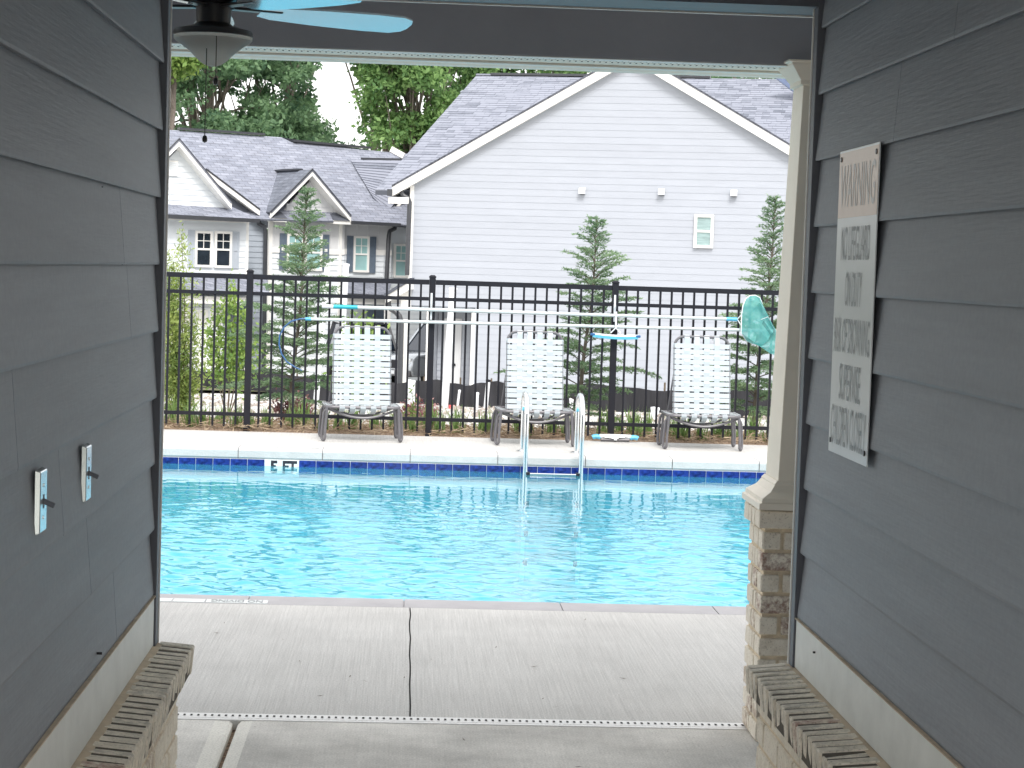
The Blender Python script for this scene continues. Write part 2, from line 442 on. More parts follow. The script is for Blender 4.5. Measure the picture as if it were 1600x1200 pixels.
# single shingles: colour per island
def shinglemat():
    m, nt, b = nodes('shingle_tabs'); L = nt.links.new
    g = N(nt, 'NewGeometry'); tc = N(nt, 'TexCoord')
    no = N(nt, 'TexNoise'); no.inputs['Scale'].default_value = 0.5; no.inputs['Detail'].default_value = 4; L(tc.outputs['Object'], no.inputs['Vector'])
    n2 = N(nt, 'TexNoise'); n2.inputs['Scale'].default_value = 12; n2.inputs['Detail'].default_value = 4; L(tc.outputs['Object'], n2.inputs['Vector'])
    a = N(nt, 'Math', operation='MULTIPLY_ADD'); L(g.outputs['Random Per Island'], a.inputs[0]); a.inputs[1].default_value = 0.55; L(no.outputs[0], a.inputs[2])
    a2 = N(nt, 'Math', operation='MULTIPLY_ADD'); L(n2.outputs[0], a2.inputs[0]); a2.inputs[1].default_value = 0.5; L(a.outputs[0], a2.inputs[2])
    cr = N(nt, 'ValToRGB'); cr.color_ramp.elements[0].position = 0.55; cr.color_ramp.elements[1].position = 1.35
    cr.color_ramp.elements[0].color = (0.115,0.128,0.16,1); cr.color_ramp.elements[1].color = (0.25,0.265,0.315,1)
    L(a2.outputs[0], cr.inputs[0]); L(cr.outputs[0], b.inputs['Base Color']); b.inputs['Roughness'].default_value = 0.9
    return m
M['tabs'] = shinglemat()

def watermat():
    m, nt, b = nodes('pool_water'); L = nt.links.new
    nt.nodes.remove(b)
    fr = N(nt, 'Fresnel'); fr.inputs['IOR'].default_value = 1.333
    tr = N(nt, 'BsdfRefraction'); tr.inputs['IOR'].default_value = 1.333; tr.inputs['Roughness'].default_value = 0.0
    t2 = N(nt, 'BsdfTransparent'); t2.inputs['Color'].default_value = (0.33,0.86,0.97,1)
    gl = N(nt, 'BsdfGlossy'); gl.inputs['Roughness'].default_value = 0.02; gl.inputs['Color'].default_value = (1,1,1,1)
    mx = N(nt, 'MixShader'); L(fr.outputs[0], mx.inputs[0]); L(t2.outputs[0], mx.inputs[1]); L(gl.outputs[0], mx.inputs[2])
    nt.nodes.remove(tr)
    df = N(nt, 'BsdfDiffuse'); df.inputs['Color'].default_value = (0.10,0.55,0.74,1)   # suspended scatter in the water
    m0 = N(nt, 'MixShader'); m0.inputs[0].default_value = 0.30; L(t2.outputs[0], m0.inputs[1]); L(df.outputs[0], m0.inputs[2])
    L(m0.outputs[0], mx.inputs[1])
    L(mx.outputs[0], nt.nodes['Material Output'].inputs['Surface'])
    return m
M['water'] = watermat()
def bowlmat():
    m, nt, b = nodes('frosted_bowl'); L = nt.links.new
    b.inputs['Base Color'].default_value = (0.92,0.91,0.88,1); b.inputs['Roughness'].default_value = 0.22
    t = N(nt, 'BsdfTranslucent'); t.inputs['Color'].default_value = (0.95,0.94,0.91,1)
    mx = N(nt, 'MixShader'); mx.inputs[0].default_value = 0.88
    L(b.outputs[0], mx.inputs[1]); L(t.outputs[0], mx.inputs[2]); L(mx.outputs[0], nt.nodes['Material Output'].inputs['Surface'])
    return m
M['bowl'] = bowlmat()
def netmat():
    m, nt, b = nodes('teal_mesh_net'); L = nt.links.new
    tc = N(nt, 'TexCoord'); no = N(nt, 'TexNoise'); no.inputs['Scale'].default_value = 22; no.inputs['Detail'].default_value = 4
    L(tc.outputs['Object'], no.inputs['Vector'])
    cr = N(nt, 'ValToRGB'); cr.color_ramp.elements[0].color = (0.08,0.42,0.42,1); cr.color_ramp.elements[1].color = (0.26,0.66,0.62,1)
    L(no.outputs[0], cr.inputs[0]); L(cr.outputs[0], b.inputs['Base Color']); b.inputs['Roughness'].default_value = 0.5
    tl = N(nt, 'BsdfTranslucent'); L(cr.outputs[0], tl.inputs['Color'])
    m1 = N(nt, 'MixShader'); m1.inputs[0].default_value = 0.45; L(b.outputs[0], m1.inputs[1]); L(tl.outputs[0], m1.inputs[2])
    tp = N(nt, 'BsdfTransparent'); m2 = N(nt, 'MixShader'); m2.inputs[0].default_value = 0.25
    L(m1.outputs[0], m2.inputs[1]); L(tp.outputs[0], m2.inputs[2]); L(m2.outputs[0], nt.nodes['Material Output'].inputs['Surface'])
    return m
M['net'] = netmat()
M['leaf_a'] = leafmat('oak_leaf', (0.085,0.17,0.10), (0.24,0.38,0.20), 0.5, trans=0.5)
M['leaf_b'] = leafmat('maple_leaf', (0.09,0.20,0.075), (0.28,0.44,0.16), 0.5, trans=0.45)
M['leaf_y'] = leafmat('young_leaf', (0.13,0.24,0.06), (0.36,0.48,0.13), 0.6)
M['leaf_w'] = leafmat('willowy_leaf', (0.16,0.25,0.07), (0.46,0.54,0.17), 2.0)
M['needle'] = leafmat('blue_green_needles', (0.10,0.19,0.10), (0.33,0.45,0.27), 3.0, trans=0.4)
M['grassy'] = leafmat('lily_leaf', (0.12,0.23,0.06), (0.34,0.48,0.18), 5.0)
M['dry'] = leafmat('dry_straw', (0.24,0.16,0.10), (0.50,0.40,0.28), 8.0, trans=0.1)
M['redleaf'] = leafmat('burgundy_leaf', (0.17,0.06,0.07), (0.46,0.27,0.26), 6.0)
M['bank'] = leafmat('far_wood_leaf', (0.03,0.08,0.03), (0.09,0.17,0.06), 0.3)

def text_mesh(txt, size_w, size_h, name, mt, origin, ax, ay, parent, bold=0.0):
    cu = bpy.data.curves.new(name, 'FONT'); cu.body = txt; cu.align_x = 'CENTER'; cu.align_y = 'CENTER'; cu.resolution_u = 3; cu.offset = bold
    to = bpy.data.objects.new(name, cu); COL.objects.link(to)
    dg = bpy.context.evaluated_depsgraph_get()
    me = bpy.data.meshes.new_from_object(to.evaluated_get(dg))
    bpy.data.objects.remove(to); bpy.data.curves.remove(cu)
    co = np.array([v.co[:] for v in me.vertices])
    mn, mx_ = co.min(0), co.max(0)
    off = OFF.get(parent.name, Vector((0,0,0))) if parent else Vector((0,0,0))
    for v in me.vertices:
        u = (v.co.x - (mn[0]+mx_[0])/2) / (mx_[0]-mn[0]) * size_w
        w = (v.co.y - (mn[1]+mx_[1])/2) / (mx_[1]-mn[1]) * size_h
        v.co = Vector(origin) + ax*u + ay*w - off
    me.materials.clear(); me.name = name
    return link(name, me, mt, parent)

# ================================================================== SETTING
XL = at(240, 700, 5.36).x                  # siding face of the left wall (about -0.66)
XR = at(1264.5, 600, 5.36).x                 # siding face of the right wall (about 1.09)
DECK_END, BED_END = 19.86, 21.6
FAR, NEAR = 18.12, 10.13                    # pool edges
WATER = -0.16
PX0, PX1 = -7.0, 8.2                        # pool sides

# terrain beyond the fence
TY = [19.86, 20.6, 24, 30, 40, 48, 56, 62, 68, 85, 140, 1500]
TZ = [-0.02, -0.02, -0.22, -0.62, -1.20, -1.68, -1.78, -2.05, -2.45, -2.5, -2.5, -2.5]
def ground_z(y): return float(np.interp(y, TY, TZ))
tb = MB(); xs = [-700,-120,-40,-24,-16,-10,-6,-3,0,3,6,10,16,24,40,120,700]
ys = sorted(set(TY + [22, 27, 35, 44, 52]))
vs_ = [(x, y, ground_z(y) + (0.05*math.sin(x*1.3+y*0.7) if 22 < y < 60 else 0)) for y in ys for x in xs]
nx = len(xs)
fs_ = [(j*nx+i, j*nx+i+1, (j+1)*nx+i+1, (j+1)*nx+i) for j in range(len(ys)-1) for i in range(nx-1)]
tb.add(vs_, fs_); tb.build('terrain', M['gravel'], kind='structure')
g = MB()
g.add([(-700,-700,-0.06),(700,-700,-0.06),(700,-6,-0.06),(-700,-6,-0.06)], [(0,1,2,3)])
g.add([(-700,-6,-0.06),(-14,-6,-0.06),(-14,19.86,-0.06),(-700,19.86,-0.06)], [(0,1,2,3)])
g.add([(14,-6,-0.06),(700,-6,-0.06),(700,19.86,-0.06),(14,19.86,-0.06)], [(0,1,2,3)])
g.build('ground', M['lawn'], kind='structure')
# bed of pine straw mulch
bed = MB(); n_ = 60
for i in range(n_):
    x0, x1 = -14 + 28*i/n_, -14 + 28*(i+1)/n_
    def zz(x, k): return ground_z([19.86,20.3,20.9,21.6][k]) + [0.004,0.035,0.03,0.005][k] + (0.018*math.sin(x*7.1+k*2) if 0 < k < 3 else 0)
    for k in range(3):
        yy = [19.86,20.3,20.9,21.6]
        bed.add([(x0,yy[k],zz(x0,k)),(x1,yy[k],zz(x1,k)),(x1,yy[k+1],zz(x1,k+1)),(x0,yy[k+1],zz(x0,k+1))], [(0,1,2,3)])
bed.build('mulch_bed', M['mulch'], kind='structure', smooth=True)

# --- floors: passage slab, drain line, deck slabs, copings, pool
JX = at(331+20, 1168, 6.98).x              # tooled joint in the passage floor
JX = (at(378, 1130, 7.32).x + at(340, 1190, 6.9).x) / 2
DR0, DR1 = 7.33, 7.445
f = MB().box(-14, JX-0.075, -6, DR0, -0.12, 0.0).box(JX+0.062, 14, -6, DR0, -0.12, 0.0)
pf = f.build('passage_floor', M['slab'], kind='structure')
e = MB()
for a_, b_ in ((JX-0.075, JX-0.010), (JX+0.010, JX+0.062)):
    lo, hi = (a_, b_) if a_ < JX-0.02 else (a_, b_)
    gz = -0.012
    if b_ < JX: e.add([(a_,-6,0.0),(b_-0.012,-6,-0.002),(b_,-6,gz),(b_,-6,-0.1),(a_,-6,-0.1),(a_,DR0,0.0),(b_-0.012,DR0,-0.002),(b_,DR0,gz),(b_,DR0,-0.1),(a_,DR0,-0.1)],
                      [(0,1,6,5),(1,2,7,6),(2,3,8,7),(5,6,7,8,9)])
    else: e.add([(a_,-6,gz),(a_+0.012,-6,-0.002),(b_,-6,0.0),(b_,-6,-0.1),(a_,-6,-0.1),(a_,DR0,gz),(a_+0.012,DR0,-0.002),(b_,DR0,0.0),(b_,DR0,-0.1),(a_,DR0,-0.1)],
                [(0,1,6,5),(1,2,7,6),(4,0,5,9),(5,6,7,8,9)])
e.build('floor_joint_edge', M['edge_c'], pf)
MB().box(JX-0.010, JX+0.010, -6, DR0, -0.12, -0.035).build('joint_filler', M['mulch'], pf)
# channel drain
dt = thing('channel_drain', 'narrow white slotted channel drain set across the concrete at the passage mouth', 'drain', (0, DR0, 0), world=True)
MB().box(-6, 6, DR0, DR0+0.028, -0.1, 0.003).build('edge_rail', M['drain'], dt, bevel=0.003)
MB().box(-6, 6, DR0+0.033, DR1-0.004, -0.1, 0.002).build('grate', M['drain'], dt, bevel=0.002)
sl = MB()
for k in range(int(8/0.0257)):
    x = -3.6 + k*0.0257
    sl.add([(x, DR0+0.058, 0.0035),(x+0.0085, DR0+0.056, 0.0035),(x+0.0085, DR0+0.081, 0.0035),(x, DR0+0.083, 0.0035)], [(0,1,2,3)])
sl.build('slot', M['void'], dt, kind='stuff')
MB().box(-6, 6, DR0+0.028, DR0+0.033, -0.1, -0.02).build('drain_shadow_gap', M['void'], dt)
# near deck: two slabs with a sawn joint between
SX = (at(632, 945, 9.84).x + at(652, 1120, 7.45).x) / 2
NC = 9.85
jl = [(SX + 0.004*math.sin(k*1.9) + 0.003*math.sin(k*4.3), DR1 + (NC-DR1)*k/12) for k in range(13)]
dk = MB()
dk.prism([(-14,DR1,-0.12)] + [(x-0.0035,y,-0.12) for x, y in jl] + [(-14,NC,-0.12)], (0,0,0.12))
dk.prism([(14,NC,-0.12)] + [(x+0.0035,y,-0.12) for x, y in reversed(jl)] + [(14,DR1,-0.12)], (0,0,0.12))
dk.box(-14, 14, FAR+0.30, DECK_END, -0.3, 0.0)
dk.box(-14, PX0-0.3, NC, FAR+0.30, -0.12, 0.0).box(PX1+0.3, 14, NC, FAR+0.30, -0.12, 0.0)
deck = dk.build('pool_deck', M['deck'], kind='structure')
MB().box(SX-0.02, SX+0.02, DR1, NC, -0.119, -0.008).build('sawn_joint', M['void'], deck)
# copings: single stones
cp = thing('pool_coping', 'pale concrete coping stones running round the edge of the swimming pool', 'coping', (0, 14, 0), world=True)
def rounded_coping(x0, x1, yin, yout, m=M['coping']):
    s = 1 if yout > yin else -1
    pr = [(yout,-0.10),(yout,0.0),(yin+s*0.03,0.0),(yin+s*0.010,-0.007),(yin,-0.026),(yin,-0.085),(yin+s*0.012,-0.10)]
    return MB().prism([(x0, y, z) for y, z in pr], (x1-x0, 0, 0))
xj = [at(x, 712, FAR).x for x in (372, 504, 641, 778, 915, 1051, 1187)]
xj = [xj[0]-0.8*k for k in range(6,0,-1)] + xj + [xj[-1]+0.8*k for k in range(1,7)]
for a_, b_ in zip(xj[:-1], xj[1:]):
    rounded_coping(a_+0.004, b_-0.004, FAR, FAR+0.297).build('coping_stone', M['coping'], cp)
xn = [at(x, 945, 9.98).x for x in (388, 631, 877, 1118)]
d_ = (xn[-1]-xn[0])/3
xn = [xn[0]-d_*k for k in range(8,0,-1)] + xn + [xn[-1]+d_*k for k in range(1,9)]
for a_, b_ in zip(xn[:-1], xn[1:]):
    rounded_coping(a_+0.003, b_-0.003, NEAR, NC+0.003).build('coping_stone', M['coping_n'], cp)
MB().box(-7, 8, NC+0.006, NEAR-0.03, -0.101, -0.007).box(-7, 8, FAR+0.03, FAR+0.294, -0.101, -0.007).build('coping_bed', M['coping_n'], cp)
# pool shell
sh = MB()
sh.box(PX0-0.25, PX1+0.25, FAR+0.012, FAR+0.25, -1.75, -0.102)
sh.box(PX0-0.25, PX1+0.25, NEAR-0.25, NEAR-0.012, -1.75, -0.102)
sh.box(PX0-0.3, PX0, NEAR-0.012, FAR+0.012, -1.75, -0.0)
sh.box(PX1, PX1+0.3, NEAR-0.012, FAR+0.012, -1.75, -0.0)
sh.box(PX0-0.25, PX1+0.25, NEAR-0.25, FAR+0.25, -1.95, -1.75)
shell = sh.build('pool_shell', M['plaster'], kind='structure')
MB().box(PX0, PX1, FAR+0.002, FAR+0.010, -0.262, -0.101).build('grout_bed', M['grout'], shell)
# water: a real rippled sheet, calmer in the lee of the far wall
def ripples(X, Y):
    r_ = np.random.default_rng(21)
    h = np.zeros_like(X)
    lee = np.clip(1.0 - (Y-12.0)/(16.9-12.0), 0, 1)**1.35*0.95 + 0.05
    patch = 0.75 + 0.25*np.sin(X*0.9+Y*0.6)*np.sin(X*0.37-Y*0.8+1)
    nw = 80
    for k in range(nw):
        lam = math.exp(r_.uniform(math.log(0.055), math.log(0.33)))
        th = r_.normal(math.pi*0.42, 0.62); ph = r_.uniform(0, 2*math.pi); kk = 2*math.pi/lam
        a = 0.20*lam/(2*math.pi)*math.sqrt(2.0/nw)*(1.25 if lam > 0.2 else 0.9)
        warp = 0.05*np.sin(X*2.1+ph)+0.05*np.sin(Y*1.7+ph*2)
        h += a*np.sin(kk*(math.cos(th)*(X+warp)+math.sin(th)*(Y-warp))+ph)
    return h*lee*patch
def water_grid(x0, x1, y0, y1, nx, ny):
    X, Y = np.meshgrid(np.linspace(x0, x1, nx+1), np.linspace(y0, y1, ny+1))
    Z = WATER + ripples(X, Y)
    me = bpy.data.meshes.new('water')
    co = np.stack([X, Y, Z], -1).reshape(-1, 3).astype(np.float32)
    idx = np.arange((nx+1)*(ny+1)).reshape(ny+1, nx+1)
    q = np.stack([idx[:-1,:-1], idx[:-1,1:], idx[1:,1:], idx[1:,:-1]], -1).reshape(-1, 4).astype(np.int32)
    me.vertices.add(len(co)); me.vertices.foreach_set('co', co.ravel())
    me.loops.add(q.size); me.loops.foreach_set('vertex_index', q.ravel())
    me.polygons.add(len(q)); me.polygons.foreach_set('loop_start', np.arange(0, q.size, 4, dtype=np.int32)); me.polygons.foreach_set('loop_total', np.full(len(q), 4, np.int32))
    me.polygons.foreach_set('use_smooth', np.ones(len(q), bool))
    me.update(calc_edges=True)
    return link('water', me, M['water'], None, 'structure')
water_grid(-3.2, 4.2, NEAR-0.01, FAR+0.008, 740, 720)
water_grid(PX0, -3.2, NEAR-0.01, FAR+0.008, 60, 120); water_grid(4.2, PX1, NEAR-0.01, FAR+0.008, 60, 120)
# waterline tiles (one object each)
x5 = at(413.5, 722, FAR).x                 # left edge of the depth marker
TW = 0.1560
tme = None; tilew = []
k0 = -33
for k in range(k0, 45):
    x = x5 + k*TW
    if x + TW < PX0 or x > PX1: continue
    isw = k in (0, 1)
    if tme is None or isw:
        o = MB().box(0.002, TW-0.002, FAR-0.004, FAR+0.003, -0.256, -0.103).build('waterline_tile', M['tile_w'] if isw else M['tile'], shell, bevel=0.0015)
        if not isw: tme = o.data
        else: tilew.append(o)
    else:
        o = link('waterline_tile', tme, None, shell)
    o.location.x = x
    if isw: o['label'] = 'white depth marker tile'
TF = FAR - 0.0055
cz = -0.167
text_mesh('5', 0.072, 0.118, 'depth_lettering', M['ink'], (x5+0.085, TF, cz), Vector((1,0,0)), Vector((0,0,1)), shell, bold=0.045)
text_mesh('FT', 0.132, 0.118, 'depth_lettering', M['ink'], (x5+0.156+0.074, TF, cz), Vector((1,0,0)), Vector((0,0,1)), shell, bold=0.045)
# no-diving marker on the far coping and the near white tiles, lettering faces swimmers
text_mesh('NO DIVING', 0.62, 0.085, 'coping_lettering', M['ink_grey'], (at(445, 702, FAR+0.1).x, FAR+0.13, 0.002), Vector((1,0,0)), Vector((0,1,0)), cp)
nx0 = at(418, 939, 9.9).x
xr_ = nx0
for w_ in (0.305, 0.155, 0.155, 0.155, 0.305):
    xa = xr_ - w_; xr_ = xa - 0.008
    MB().box(xa, xa+w_, NC+0.016, NC+0.106, -0.02, 0.003).build('marker_tile', M['tile_w'], cp)
text_mesh('NO DIVING', 0.255, 0.066, 'marker_lettering', M['ink'], (nx0-0.1525, NC+0.061, 0.0045), Vector((-1,0,0)), Vector((0,-1,0)), cp)

# ================================================================== PASSAGE
ZEND = 5.36
def zl(py): return at(246, py, ZEND).z
def zr(py): return at(1262, py, ZEND).z
BACK = 1.2
def lap_wall(side, Xf, trim_top, name, label, joints):
    """side +1: wall on the left facing +X; -1: wall on the right facing -X. Boards are single objects."""
    t = thing(name, label, 'wall', (Xf, 2.4, 0), world=True)
    s = side
    MB().box(min(Xf-s*0.02, Xf-s*0.15), max(Xf-s*0.02, Xf-s*0.15), BACK, ZEND+0.06, 0.0, 2.56).build('wall_backing', M['dark_trim'], t)
    ex = 0.1785
    for r in range(11):
        z0 = trim_top + r*ex; z1 = z0 + ex
        cuts = [BACK] + sorted(joints.get(r, [])) + [ZEND]
        for a_, b_ in zip(cuts[:-1], cuts[1:]):
            ga = a_ + (0.0016 if a_ != BACK else 0); gb = b_ - (0.0016 if b_ != ZEND else 0)
            ny = 14
            wob = [0.0011*math.sin(2.6*(ga+(gb-ga)*k/ny)+r*1.7)+0.0006*math.sin(6.1*(ga+(gb-ga)*k/ny)+r) for k in range(ny+1)]
            pr = lambda y, w: [(Xf-s*0.02, y, z0), (Xf+s*(0.0055+w), y, z0-0.004), (Xf+s*(0.0065+w), y, z0+0.002), (Xf-s*(0.0075), y, z1+0.003), (Xf-s*0.02, y, z1+0.003)]
            m = MB(); vv = []
            for k in range(ny+1):
                vv += pr(ga + (gb-ga)*k/ny, wob[k])
            ff = []
            for k in range(ny):
                for q in range(5):
                    q2 = (q+1) % 5
                    ff.append((k*5+q, k*5+q2, (k+1)*5+q2, (k+1)*5+q))
            ff += [(4,3,2,1,0), tuple(ny*5+q for q in range(5))]
            m.add(vv, ff); m.build('lap_board', M['siding'], t)
    # corner board at the mouth
    a0, a1 = sorted((Xf-s*0.02, Xf+s*0.015))
    MB().box(a0, a1, ZEND+0.003, ZEND+0.055, trim_top-0.145, 2.56).build('corner_board', M['dark_trim'], t, bevel=0.002)
    a0, a1 = sorted((Xf-s*0.02, Xf+s*0.0175))
    MB().box(a0, a1, ZEND+0.0575, ZEND+0.066, trim_top-0.145, 2.50).build('edge_trim', M['white'], t)
    # white skirt board, drip strip, mortar strip
    a0, a1 = sorted((Xf-s*0.02, Xf+s*0.010))
    MB().box(a0, a1, BACK, ZEND, trim_top-0.142, trim_top-0.008).build('skirt_board', M['skirt'], t, bevel=0.002)
    a0, a1 = sorted((Xf-s*0.02, Xf+s*0.014))
    MB().box(a0, a1, BACK, ZEND, trim_top-0.0075, trim_top-0.0045).build('drip_strip', M['caulk'], t)
    return t
ttl = zl(928); ttr = zr(963)
wl = lap_wall(1, XL, ttl, 'passage_wall', 'dark slate lap siding wall with two light switches on the left of the passage',
              {0:[4.70, 1.9], 1:[4.29, 0.8], 2:[3.93], 3:[3.46], 4:[4.83, 1.2], 5:[4.69, 2.4], 6:[2.0], 7:[0.9]})
wr = lap_wall(-1, XR, ttr, 'passage_wall', 'dark slate lap siding wall carrying the warning sign on the right of the passage',
              {0:[2.2], 1:[1.2], 2:[2.8], 3:[0.4], 4:[1.8], 5:[2.5], 6:[1.4], 7:[4.50], 8:[4.02, 1.0], 9:[3.2]})
# nail heads and small checks in the boards
def nail(par, side, Xf, px_, py_, h=0.004, r=0.0028, m_='bronze'):
    Y_ = abs(Xf)*FPX/abs(640-px_); z_ = at(px_, py_, Y_).z
    MB().tube([(Xf+side*0.001, Y_, z_), (Xf+side*h, Y_, z_)], r, 6).build('nail', M[m_], par)
for a_ in ((162,292),(195,413),(222,520)): nail(wl, 1, XL, *a_, h=0.004, r=0.0018, m_='dark_trim')
for a_ in ((1413,462),(1500,330),(1545,760)): nail(wr, -1, XR, *a_, h=0.004, r=0.0018, m_='dark_trim')
nail(wl, 1, XL, 166, 1021, h=0.016, r=0.003); nail(wr, -1, XR, 1308, 1020, h=0.016, r=0.003)

def brick_obj(m, me_cache, key, dims, parent, loc, name='brick'):
    if key not in me_cache:
        b = MB(); x, y, z = dims
        b.box(-x/2, x/2, -y/2, y/2, -z/2, z/2)
        o = b.build(name, m, parent, bevel=min(0.006, min(dims)*0.12))
        for v in o.data.vertices:
            v.co += Vector((random.uniform(-1,1), random.uniform(-1,1), random.uniform(-1,1)))*0.0014
        OFFp = OFF.get(parent.name, Vector((0,0,0)))
        me_cache[key] = o.data
    else:
        o = link(name, me_cache[key], None, parent)
        OFFp = OFF.get(parent.name, Vector((0,0,0)))
    o.location = Vector(loc) - OFFp
    return o
def mesh_brick(key, dims, m, cache):
    if key in cache: return cache[key]
    b = MB(); x, y, z = dims
    b.box(-x/2, x/2, -y/2, y/2, -z/2, z/2)
    o = b.build('brick', m, None, bevel=min(0.0038, min(dims)*0.1))
    for v in o.data.vertices:
        v.co += Vector((random.uniform(-1,1), random.uniform(-1,1), random.uniform(-1,1)))*0.0012
    me = o.data; bpy.data.objects.remove(o)
    cache[key] = me
    return me
CACHE = {}
def put_brick(dims, loc, parent, m, name='brick', rot=(0,0,0), variant=0):
    key = (tuple(round(d, 3) for d in dims), m.name, variant)
    me = mesh_brick(key, dims, m, CACHE)
    o = link(name, me, None, parent)
    o.location = Vector(loc) - OFF.get(parent.name, Vector((0,0,0)))
    o.rotation_euler = rot
    return o
def brick_ledge(side, Xf, top_z, reach, capout, name, label):
    t = thing(name, label, 'ledge', (Xf, 4, 0), world=True)
    s = side
    face = Xf + s*reach
    END = ZEND + 0.075
    a0, a1 = sorted((Xf-s*0.02, face-s*0.006))
    MB().box(a0, a1, BACK, END-0.006, 0.0, top_z-0.085).build('mortar_core', M['mortar'], t)
    # running courses
    h, ch = 0.070, 0.0812
    z = 0.006; row = 0
    rest = MB()
    while z + h < top_z - 0.07:
        L_ = 0.194; pitch = 0.204
        y = END - (0 if row % 2 else 0.1) 
        edges = [END]
        yy = END - (L_/2 if row % 2 else L_)
        first = True
        y1 = END
        while y1 > BACK + 0.3:
            ln = (L_/2 if (first and row % 2) else L_)
            y0 = y1 - ln
            if y1 > 3.2:
                put_brick((0.05, ln, h), (face - s*0.025 + s*random.uniform(-0.0015,0.0015), (y0+y1)/2, z+h/2), t, M['brick'], variant=random.randint(0,3))
            else:
                xx0, xx1 = sorted((face, face-s*0.05))
                rest.box(xx0, xx1, y0, y1, z, z+h)
            y1 = y0 - 0.010; first = False
        z += ch; row += 1
    rest.build('brickwork', M['brick'], t, kind='stuff')
    # rowlock cap, tilted outward
    W_ = capout - 0.012
    tilt = R(5)*s
    y = END + 0.006; capm = MB(); i = 0
    xc = Xf + s*(0.012 + W_/2)
    while y > BACK:
        th = 0.0425 + random.uniform(-0.0025,0.0025)
        if y > 2.9:
            put_brick((W_, 0.0425, 0.076), (xc+s*random.uniform(-0.002,0.003), y-th/2, top_z-0.042+random.uniform(-0.0015,0.0025)), t, M['cap_brick'], 'cap_brick', (random.uniform(-0.012,0.012), tilt, random.uniform(-0.015,0.015)), variant=i % 4)
        else:
            c_ = Vector((xc, y-th/2, top_z-0.042)); capm.obox(c_, Vector((W_/2,0,-s*W_/2*0.08)), Vector((0,th/2,0)), Vector((0,0,0.038)))
        y -= th + 0.0145; i += 1
    capm.build('capwork', M['cap_brick'], t, kind='stuff')
    a0, a1 = sorted((Xf, Xf+s*0.03))
    MB().add([(Xf,BACK,top_z+0.004),(Xf+s*0.028,BACK,top_z-0.001),(Xf+s*0.028,BACK,top_z-0.05),(Xf,BACK,top_z-0.05),
              (Xf,ZEND+0.06,top_z+0.004),(Xf+s*0.028,ZEND+0.06,top_z-0.001),(Xf+s*0.028,ZEND+0.06,top_z-0.05),(Xf,ZEND+0.06,top_z-0.05)],
             [(0,1,5,4),(1,2,6,5),(2,3,7,6),(3,0,4,7),(0,3,2,1),(4,5,6,7)]).build('mortar_strip', M['caulk'], t)
    # near-flush mortar between the cap bricks, coloured dark to paint the grooves' shade
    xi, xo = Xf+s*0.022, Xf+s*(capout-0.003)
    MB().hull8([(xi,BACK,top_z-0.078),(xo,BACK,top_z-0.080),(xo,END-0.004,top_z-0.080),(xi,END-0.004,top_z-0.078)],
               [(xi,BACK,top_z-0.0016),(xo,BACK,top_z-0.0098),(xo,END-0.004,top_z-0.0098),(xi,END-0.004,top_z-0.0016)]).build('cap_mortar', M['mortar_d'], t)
    return t
ctl = ttl - 0.146; ctr = ttr - 0.146
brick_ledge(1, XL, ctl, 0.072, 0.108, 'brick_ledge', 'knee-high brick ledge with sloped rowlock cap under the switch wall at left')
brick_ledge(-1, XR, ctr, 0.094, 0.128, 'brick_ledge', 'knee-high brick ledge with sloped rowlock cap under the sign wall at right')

# passage ceiling and header across its mouth
zh = at(1290, 14, 5.4).z
ph = MB().box(XL-0.15, XR+0.15, ZEND+0.004, ZEND+0.20, zh, 3.2)
hd = thing('passage_header', 'dark header board across the top of the passage mouth', 'header', (0.2, ZEND, zh), world=True)
ph.build('header_board', M['dark_trim'], hd)
MB().box(XL-0.1, XR+0.1, ZEND+0.192, ZEND+0.206, zh-0.004, zh+0.02).build('header_edge', M['white'], hd)
MB().box(XL-0.15, XR+0.15, BACK, ZEND, 2.56, 2.66).build('passage_ceiling', M['ceiling'], kind='structure')

# clubhouse body round the passage, porch ceiling, roof
ch_ = thing('clubhouse', 'slate grey pool clubhouse that the passage runs through', 'building', (0.2, 4, 0), world=True)
MB().box(-8.5, XL-0.16, 4.9, ZEND+0.05, 0, 3.2).box(XR+0.16, 9, 4.9, ZEND+0.05, 0, 3.2).build('pool_side_wall', M['siding'], ch_)
MB().box(-8.5, 9, ZEND+0.21, 7.235, 2.80, 2.86).build('porch_ceiling', M['ceiling'], ch_)
rf = MB()
ez = 2.62
rf.add([(-9.2,7.83,ez),(9.6,7.83,ez),(9.6,2.0,ez+2.9),(-9.2,2.0,ez+2.9),(-9.2,7.83,ez+0.12),(9.6,7.83,ez+0.12),(9.6,2.0,ez+3.02),(-9.2,2.0,ez+3.02)],
       [(0,1,2,3),(4,5,6,7),(0,1,5,4),(2,3,7,6),(0,3,7,4),(1,2,6,5)])
rf.add([(-9.2,-0.6,ez+1.55),(9.6,-0.6,ez+1.55),(9.6,2.0,ez+2.9),(-9.2,2.0,ez+2.9)], [(0,1,2,3)])
rf.build('roof', M['roof_d'], ch_)

